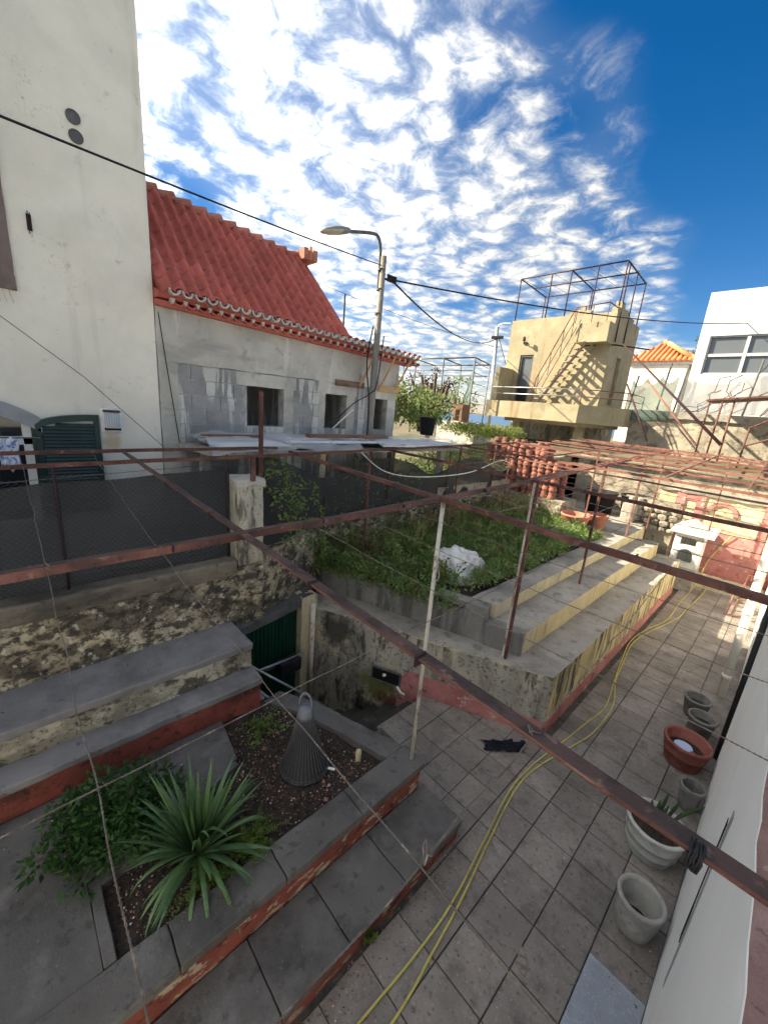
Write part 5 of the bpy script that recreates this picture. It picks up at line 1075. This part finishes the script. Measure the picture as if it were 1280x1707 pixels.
def octo(name, rb, rt, h, loc, lb, mat='pot_dark'):
    t = thing(name, loc, lb, 'pot', None); b = MB(); b.lathe([(0,0),(rb,0),(rt-.015,h-.06),(rt+.005,h-.05),(rt+.005,h),(rt-.022,h),(rb-.01,.04),(0,.04)], 8, loc); b.build('body', mat, t, bevel=.006)
    b = MB(); b.lathe([(0,.16),(rb+.0,.16)], 8, loc); b.build('earth', 'soil', t)
pot('flower_pot', tapered(.115,.17,.31,.022,.008,.04), 'pot_dark', (-.05,6.60,0), 'dark grey stone pot just behind the red-brown pot', n=16, wob=.015, inner=(.12,.2))
pot('flower_pot', tapered(.115,.17,.31,.022,.008,.04), 'pot_dark', (-.17,7.04,0), 'dark grey stone pot farthest along the white wall', n=16, wob=.015, inner=(.12,.2))
octo('flower_pot', .09, .125, .30, (.075,5.13,0), 'small eight-sided grey pot tucked against the white wall')
tag(MB().lathe([(0,.0),(.085,.0),(.10,.012),(.098,.016),(.083,.006),(0,.006)], 28, (-.13,5.86,.205)).build('blue_dish', 'dish_blue', smooth=True), 'pale blue dish lying in the red-brown pot', 'dish')
random.seed(8)
b = MB(); c = Vector((.0,5.80,.225)); b.add([c+Vector((U(-.07,.07),U(-.07,.07),U(-.02,.03))) for _ in range(8)], [(0,1,2),(0,2,3),(3,4,5),(1,4,2),(5,6,7),(4,6,7)]); tag(b.build('pot_shard', 'terracotta'), 'broken terracotta shard lying beside the blue dish', 'shard')
su = thing('succulent', (-.06,4.24,.29), 'few upright grey-green succulent stems in the whitish pot', 'plant')
for k, (dx, dy, tx, ty, h) in enumerate(((-.04,.0,.0,.05,.30),(-.02,.03,.02,.08,.38),(.0,-.02,.03,.03,.33),(.03,.02,.07,.10,.36),(-.07,.03,-.03,.05,.22),(.05,.05,.22,.18,.36))):
    MB().tube(smooth_path([(-.08+dx,4.24+dy,.28), (-.08+dx+tx*.4,4.24+dy+ty*.5,.28+h*.55), (-.08+dx+tx,4.24+dy+ty,.28+h)], 5), [.016]*8+[.012,.008,.003], 7).build('stem', 'leaf_dark', su, smooth=True)
# hose, cloth
def hose(pts, lb):
    q = smooth_path([Vector((x,y,.013)) for x, y in pts], 10); tag(MB().tube(q, .0100, 8).build('garden_hose', 'hose', smooth=True), lb, 'hose')
hose([(-1.16,.4),(-1.12,1.3),(-1.10,1.85),(-1.12,2.35),(-1.24,3.1),(-1.335,3.7),(-1.33,4.2),(-1.24,4.85),(-1.16,5.5),(-1.10,6.1),(-1.22,6.9),(-1.32,7.6),(-1.42,8.5),(-1.36,9.3),(-1.17,10.3),(-1.18,11.6),(-1.16,12.6),(-1.15,13.4)], 'yellow garden hose running along the left of the paired hoses')
hose([(-.98,.5),(-.97,1.47),(-1.02,1.95),(-1.08,2.42),(-1.20,3.1),(-1.295,3.74),(-1.28,4.2),(-1.14,4.85),(-1.03,5.4),(-1.03,6.2),(-1.20,6.9),(-1.285,7.6),(-1.375,8.5),(-1.28,9.3),(-1.03,10.6),(-.98,11.6),(-.92,12.6),(-.90,13.4)], 'yellow garden hose running along the right of the paired hoses')
hz = [Vector(p) for p in ((-1.16,13.40,.02),(-1.14,13.47,.17),(-1.12,13.70,.33),(-1.05,13.93,.8),(-.75,13.9,1.55))]
tag(MB().tube(smooth_path(hz, 8), .014, 8).build('rising_hose', 'hose', smooth=True), 'yellow hose end climbing the kerb toward the pink wall', 'hose')
cb_ = MB(); n = 16
for i in range(n+1):
    for j in range(n+1):
        u, v = i/n-.5, j/n-.5; c = Vector((-1.70,4.20,0)); e_ = Vector((.66,.75,0)); f_ = Vector((-.75,.66,0))
        r_ = 1+.5*noise.noise((u*4,v*4,3)); p = c+e_*u*.52*r_+f_*v*.17*r_; p.z = .014+.09*max(0, noise.noise((u*6,v*6,8)))+.04*abs(noise.noise((u*14,v*14,8))); cb_.v.append(tuple(p))
for i in range(n):
    for j in range(n): k = i*(n+1)+j; cb_.f.append([k,k+1,k+n+2,k+n+1]); cb_.m.append(0)
tag(cb_.build('dropped_cloth', 'cloth_navy', smooth=True), 'crumpled dark navy cloth lying on the paving by the terrace corner', 'cloth')
# ------------------------------------------------------------------ planter things
ls = thing('wire_lantern', (-2.72,1.85,.47), 'black wire cone lantern with grey neck and loop handle in the planter', 'lantern')
LC = Vector((-2.72,1.85,.47)); tilt = Vector((-.05,.02,0))
rbm = MB(); n = 36
def cone(t, a): r = .245-.168*t**.72; return LC+Vector((r*cos(a),r*sin(a),.02+.56*t))+tilt*t
for k in range(n): a = 2*pi*k/n; rbm.tube([cone(t/6, a) for t in range(7)], .0046, 5)
rbm.build('ribs', 'rattan', ls, smooth=True)
ln_ = MB(); q_ = 36   # dark cone added behind the ribs to stand for the shade inside
for t in range(7): ln_.v += [tuple(LC+tilt*(t/6)+(cone(t/6, 2*pi*k/q_)-LC-tilt*(t/6))*.965) for k in range(q_)]
for t in range(6):
    for k in range(q_): ln_.f.append([t*q_+k, t*q_+(k+1)%q_, (t+1)*q_+(k+1)%q_, (t+1)*q_+k]); ln_.m.append(0)
ln_.build('inner_shade', 'net_black', ls, smooth=True)
for t in (0,.025,.97): MB().tube([cone(t, 2*pi*k/28) for k in range(28)], .006, 5, closed=True).build('ring', 'rattan', ls, smooth=True)
MB().lathe([(0,.0),(.078,.0),(.082,.02),(.070,.10),(.060,.12),(0,.122)], 20, LC+tilt+Vector((0,0,.55))).build('neck', 'neck_grey', ls, smooth=True)
MB().tube([LC+tilt+Vector((.07*cos(a)*.8,.07*cos(a)*.6,.66+.17*sin(a))) for a in [pi*k/12 for k in range(13)]], .011, 7).build('handle', 'neck_grey', ls, smooth=True)
sp_ = MB().lathe([(0,0),(.030,0),(.026,.08),(.030,.13),(.026,.165),(.012,.178),(0,.178)], 12, (-2.40,2.30,.45), wob=.25); tag(sp_.build('cut_stump', 'stump', smooth=True), 'short pale cut plant stump in the planter soil', 'stump')
tag(MB().bar((-2.56,1.98,.485), (-2.47,2.05,.485), .022, .01).build('white_scrap', 'white_paint'), 'small white scrap lying on the soil beside the lantern', 'scrap')
# yucca: each leaf an object
yu = thing('yucca', (-2.50,.72,.47), 'large spiky green yucca in the planter', 'plant')
random.seed(12)
def blade(base, az, el0, ln, w, bend, name='leaf', mat='leaf_yucca', par=None, ns=9):
    b = MB(); p = Vector(base); el = el0; pts = []
    for i in range(ns+1):
        t = i/ns; d = Vector((cos(az)*cos(el), sin(az)*cos(el), sin(el))); side = Vector((-sin(az), cos(az), 0)); upv = side.cross(d)
        ww = w*(.55+.9*t if t < .35 else .865*(1-((t-.35)/.65)**1.7)+.004)
        pts.append((p.copy(), side, upv, ww)); p = p+d*(ln/ns); el -= bend/ns*(.4+1.2*t)
    for q, s, u, ww in pts: b.v += [tuple(q-s*ww/2-u*(-.18)*ww*-1*0+u*.16*ww), tuple(q), tuple(q+s*ww/2+u*.16*ww)]
    for i in range(ns): k = i*3; b.f += [[k,k+1,k+4,k+3],[k+1,k+2,k+5,k+4]]; b.m += [0,0]
    return b.build(name, mat, par, smooth=True, recalc=False)
for k in range(96):
    t = k/96; az = k*2.39996+U(-.5,.5); el = 1.52-1.15*t**1.15+U(-.16,.12); bend = .05+U(0,.4)+2.2*max(0, t-.5)*U(.2,1.7)
    if R() < .08: bend += 1.4
    blade((-2.52+.03*cos(az),.74+.03*sin(az),.57-.03*t), az, el, U(.44,.74)*(1 if t < .75 else .9), U(.038,.056), bend, par=yu)
for k in range(13):
    az = radians(-120+24*k+U(-14,14)); blade((-2.52,.74,.55), az, U(.25,.75), U(.54,.78), .044, U(1.6,2.8), par=yu)
for k in range(12):
    az = U(0,2*pi); blade((-2.52,.74,.52), az, U(-.1,.3), U(.25,.5), .024, U(.6,1.6), mat='leaf_dry', name='dry_leaf', par=yu)
MB().tube([(-2.52,.74,.44),(-2.52,.74,.59)], [.06,.045], 10).build('trunk', 'bark', yu, smooth=True)
# ------------------------------------------------------------------ foliage
def leafq(b, c, s, ax=None, asp=1.7, m=0):
    """one folded leaf: two triangles either side of the midrib"""
    d = Vector((R()-.5, R()-.5, (R()-.5)*.8)).normalized() if ax is None else ax; u = d.orthogonal().normalized(); u = (Matrix.Rotation(U(0,2*pi), 3, d) @ u); n_ = d.cross(u)
    k = len(b.v); b.v += [tuple(c), tuple(c+d*s*.5*asp*.55+u*s*.42+n_*s*.12), tuple(c+d*s*asp*.95), tuple(c+d*s*.5*asp*.55-u*s*.42+n_*s*.12)]
    b.f += [[k,k+1,k+2],[k,k+2,k+3]]; b.m += [m,m]
def clump(b, c, r, n, s, flat=.7, m=0, mats=1):
    for _ in range(n):
        d = Vector((random.gauss(0,1), random.gauss(0,1), random.gauss(0,1))).normalized()*r*(R()**.45); d.z *= flat
        leafq(b, Vector(c)+d, s*U(.6,1.3), (d.normalized()+Vector((U(-.7,.7),U(-.7,.7),U(-.4,.7)))).normalized(), m=m if mats == 1 else random.randrange(mats))
random.seed(31)
# weeds of the terrace bed
wd = MB()
for k in range(1450):
    x, y = U(-5.3,-2.88), U(3.8,10.3)
    if y < 4.80+(x+2.5)*.339+.12: continue
    if x > -3.3 and y < 5.0: continue
    if (x+3.55)**2/.20+(y-5.42)**2/.16 < 1: continue
    g_ = noise.noise((x*.9,y*.6,2)); hgt = .14+.28*max(0,g_+.35)+.16*max(0,(-3.7-x))
    if g_ < -.55: continue
    clump(wd, (x,y,1.43+hgt*.6), .13+.06*R(), 36, .030+.012*R(), .75, 0 if R() > .07 else 1)
for k in range(150):   # larger-leaved plants standing above the carpet
    x, y = U(-5.2,-2.95), U(4.1,10.2)
    if y < 4.80+(x+2.5)*.339+.15 or ((x+3.55)**2/.34+(y-5.42)**2/.28 < 1): continue
    h = U(.18,.42)*(1.3 if x < -4.2 else 1)
    clump(wd, (x,y,1.45+h*.7), .14, 40, .050, 1.1, 2 if R() < .55 else 0); clump(wd, (x,y,1.42+h*.3), .12, 20, .045, 1.0, 0)
tag(wd.build('bed_weeds', ['leaf_bed','leaf_dry','leaf_vine'], recalc=False), 'dense low green weeds covering the terrace bed', 'weeds', kind='stuff')
sh = MB()
for k in range(520):
    x, y = U(-5.32,-3.3), U(3.75,10.2)
    if y < 4.80+(x+2.5)*.339+.08 or (x > -4.4 and R() < .6): continue
    h = U(.25,.85)*(1.0 if x < -4.1 else .55); m_ = random.choice((0,1,1,1,2))
    for s in range(3):
        tx, ty = U(-.15,.15), U(-.15,.15); sh.tube([(x,y,1.36),(x+tx*.5,y+ty*.5,1.4+h*.5),(x+tx,y+ty,1.4+h)], .004, 3, m=3, cap=False)
        for q in range(20): t = U(.25,1); leafq(sh, Vector((x+tx*t+U(-.07,.07),y+ty*t+U(-.07,.07),1.4+h*t+U(-.05,.05))), U(.022,.045), m=m_)
tag(sh.build('tall_weeds', ['leaf_dark','leaf_bed','leaf_dry','dry_stem'], recalc=False), 'taller straggly weeds with brown stems along the back of the bed', 'weeds', kind='stuff')
# climbing vine by the pillar
vn = thing('climbing_vine', (-4.7,2.7,2.0), 'leafy vine trailing down the black net beside the pillar', 'vine')
vb = MB(); vt = MB()
for s in range(5):
    y = 2.45+.16*s; p = Vector((-4.74,y,3.42-.1*s)); pts = [p.copy()]
    for q in range(14): p = p+Vector((U(-.01,.015),U(-.02,.055),-U(.05,.115))); pts.append(p.copy()); [leafq(vb, p+Vector((U(0,.07),U(-.08,.08),U(-.05,.05))), U(.03,.05)) for _ in range(8)]
    vt.tube(pts, .005, 4, cap=False)
vb.build('foliage', 'leaf_vine', vn, recalc=False); vt.build('stem', 'bark', vn)
vb = MB()
for k in range(420): leafq(vb, Vector((-5.38+U(-.06,.12), 3.9+2.4*R(), 2.05+1.1*R()**1.6)), U(.022,.042))
tag(vb.build('creeper', 'leaf_bed', recalc=False), 'thin creeper spread on the black net behind the lamp post', 'creeper', kind='stuff')
# bright hedge on the pergola far end and vines
hg = MB()
for k in range(170): clump(hg, (U(-9.2,-6.4),U(11.4,12.6),3.55+U(-.15,.15)), .2, 24, .05, .6)
tag(hg.build('bright_hedge', 'leaf_bright', recalc=False), 'low sunlit yellow-green hedge below the tower balcony', 'hedge', kind='stuff')
# background shrubs
def shrub(name, c, rx, rz, n, mats, lb, s=.07, cat='shrub', trunks=4):
    t = thing(name, (c[0],c[1],c[2]-rz), lb, cat); tb = MB(); cb2 = MB()
    for k in range(trunks): a = U(0,2*pi); e_ = Vector((c[0]+cos(a)*rx*.6, c[1]+sin(a)*rx*.5, c[2]+rz*U(.1,.7))); tb.tube(smooth_path([(c[0]+U(-.1,.1),c[1],c[2]-rz*1.2),Vector(c)*.5+e_*.5+Vector((0,0,-.2*rz)),e_], 4), [.05]*3+[.035]*3+[.02]*3, 6)
    for k in range(n):
        d = Vector((random.gauss(0,1),random.gauss(0,1),random.gauss(0,1))).normalized()*(.35+.65*R()**.6)*(1+.25*noise.noise((k*.3,c[0],0))); p = Vector((c[0]+d.x*rx,c[1]+d.y*rx,c[2]+d.z*rz))
        clump(cb2, p, .16*rx/.8+.04, 22, s, .8, m=random.randrange(len(mats)))
    tb.build('trunk', 'bark', t, smooth=True); cb2.build('crown', mats, t, recalc=False)
shrub('shrub', (-8.6,8.1,4.2), .85, .66, 110, ['leaf_shrub','leaf_bright'], 'pale green bushy shrub right behind the block house corner')
shrub('shrub', (-8.2,9.3,4.1), .85, .55, 110, ['leaf_shrub','leaf_bed'], 'green shrub behind the black bucket')
shrub('shrub', (-9.6,11.6,4.55), .9, .65, 55, ['leaf_shrub','leaf_brown'], 'olive shrub in front of the far cage')
tr = thing('brown_cactus_tree', (-8.8,10.4,3), 'dark brown stubby branched plant rising above the shrubs', 'plant'); tb = MB(); tl = MB()
for k, (x, z) in enumerate(((-.9,5.05),(-.55,5.2),(-.2,4.95),(.15,5.25),(.5,4.9),(-.35,4.75),(.75,4.95))):
    p = Vector((-8.8+x,10.3+.1*k%.3,z)); tb.tube(smooth_path([(-8.8,10.4,3.2),(-8.8+x*.5,10.4,4.2),p], 4), [.06]*4+[.045]*5, 6); clump(tl, p, .15, 40, .06, 1.2)
tb.build('trunk', 'bark', tr, smooth=True); tl.build('crown', 'leaf_brown', tr, recalc=False)
shrub('tree', (-4.6,27.0,8.0), 1.1, .9, 46, ['leaf_dark','leaf_shrub'], 'dark tree top showing between the orange roof and the white building', .11, 'tree')
shrub('shrub', (-11.2,15.2,4.6), .8, 1.2, 40, ['leaf_shrub','leaf_bed'], 'leafy climber growing inside the far cage')
# rose bush in the planter
rs = thing('rose_bush', (-3.05,.35,.5), 'dense dark green leafy bush beside the yucca', 'shrub'); rbm_ = MB(); rst = MB()
for k in range(54):
    a, r_ = U(0,2*pi), .34*R()**.5; p = Vector((-3.07,.34,.5)); e_ = Vector((-3.09+r_*1.15*cos(a)-.02,.34+r_*1.25*sin(a),.62+U(.0,.42)*(1-r_*1.2)))
    if R() < .2: e_ += Vector((U(-.05,.22),U(-.25,.05),U(-.15,.05)))
    rst.tube(smooth_path([p, p.lerp(e_,.5)+Vector((0,0,.08)), e_], 4), .0045, 4, cap=False)
    clump(rbm_, e_, .12, 50, .034, .8); clump(rbm_, p.lerp(e_,.6)+Vector((0,0,.05)), .13, 36, .034, .8)
rbm_.build('foliage', 'leaf_rose', rs, recalc=False); rst.build('stem', 'bark', rs)
for q, (c, n_, lb) in enumerate((((-2.36,1.08,.50), 34, 'feathery yellow-green fern at the foot of the yucca'), ((-2.32,.72,.50), 16, 'small fern hanging over the planter coping'), ((-3.42,1.72,.50), 11, 'low green seedlings in the far corner of the planter'))):
    fn = thing('fern', c, lb, 'plant')
    for k in range(n_):
        fb_ = MB(); az = U(0,2*pi); p = Vector(c)+Vector((U(-.08,.08),U(-.08,.08),0)); el = U(.5,1.2); ln_ = U(.14,.26)*(1.5 if q < 2 else .9); st_ = [p.copy()]
        for i in range(16):
            d = Vector((cos(az)*cos(el),sin(az)*cos(el),sin(el))); p = p+d*ln_/16; el -= .10; st_.append(p.copy())
            for s in (-1,1): leafq(fb_, p, .028*(1-i/22), (Vector((-sin(az),cos(az),.1))*s+d*.5).normalized(), 1.6)
        fb_.tube(st_, .0012, 3, cap=False); fb_.build('frond', 'leaf_fern', fn, recalc=False)
gs = MB()
for k in range(60): x, y = U(-3.6,-3.2), U(1.5,2.0); clump(gs, (x,y,.50), .03, 7, .016)
tag(gs.build('groundcover', 'leaf_bed', recalc=False), 'fine green ground cover in the far corner of the planter', 'ground cover', kind='stuff')
gt = MB()
for k in range(26): p = Vector((-1.41+U(-.02,.03),1.63+U(-.04,.04),.0)); leafq(gt, p, U(.03,.06), Vector((U(-.4,.4),U(-.4,.4),1)).normalized(), 2.2)
tag(gt.build('grass_tuft', 'leaf_fern', recalc=False), 'small green weed tuft at the foot of the red riser', 'weed')
br = MB()
for k in range(330):
    x, y = U(-7.8,-5.75), U(6.2,12.2); z = gz(x,y)
    if -6.7 < x and 10.0 < y < 11.4: continue
    clump(br, (x,y,z+U(.05,.5)*(1 if x > -6.6 else .6)), .22, 26, .05, .8, m=random.choice((0,1,1,2)))
tag(br.build('brush', ['leaf_dark','leaf_bed','leaf_dry'], recalc=False), 'tangled brush on the slope behind the black net', 'brush', kind='stuff')
sp2 = MB()
for k in range(300):   # growth hanging over the near edge of the bed
    t = R()**.6; x = -2.9-2.5*t; y = 4.70+(x+2.5)*.339+U(-.22,.1); clump(sp2, (x,y,1.46+U(-.10,.30*t+.04)), .12, 26, .034, .8, m=random.choice((0,0,0,0,0,1)))
tag(sp2.build('trailing_weeds', ['leaf_bed','leaf_dry'], recalc=False), 'weeds spilling over the near edge of the terrace bed', 'weeds', kind='stuff')
lt = MB(); random.seed(77)
for k in range(900):
    q = R()
    if q < .30: x, y, z = .21-.22*R()**2.2, U(1.5,12), .004
    elif q < .50: x, y, z = -1.39+.16*R()**2, U(.3,2.8), .004
    elif q < .62: x, y, z = -1.455+.14*R()**2, U(4.9,12), .004
    elif q < .80: x, y, z = U(-3.7,-2.9), U(-.6,1.2), .545
    elif q < .90: x, y, z = U(-4.6,-4.05), U(-.5,1.8), 1.20
    else: x, y, z = U(-2.1,.1), U(1.2,9), .003
    s = U(.005,.014); a = U(0,6.28); c, d = Vector((cos(a),sin(a),U(-.2,.4)))*s, Vector((-sin(a),cos(a),U(-.2,.4)))*s*U(.3,.7); p = Vector((x,y,z+.004))
    lt.add([p-c, p+d, p+c, p-d], [(0,1,2,3)])
tag(lt.build('leaf_litter', 'pebble', recalc=False), 'fine leaf litter and grit along the wall feet', 'litter', kind='stuff')
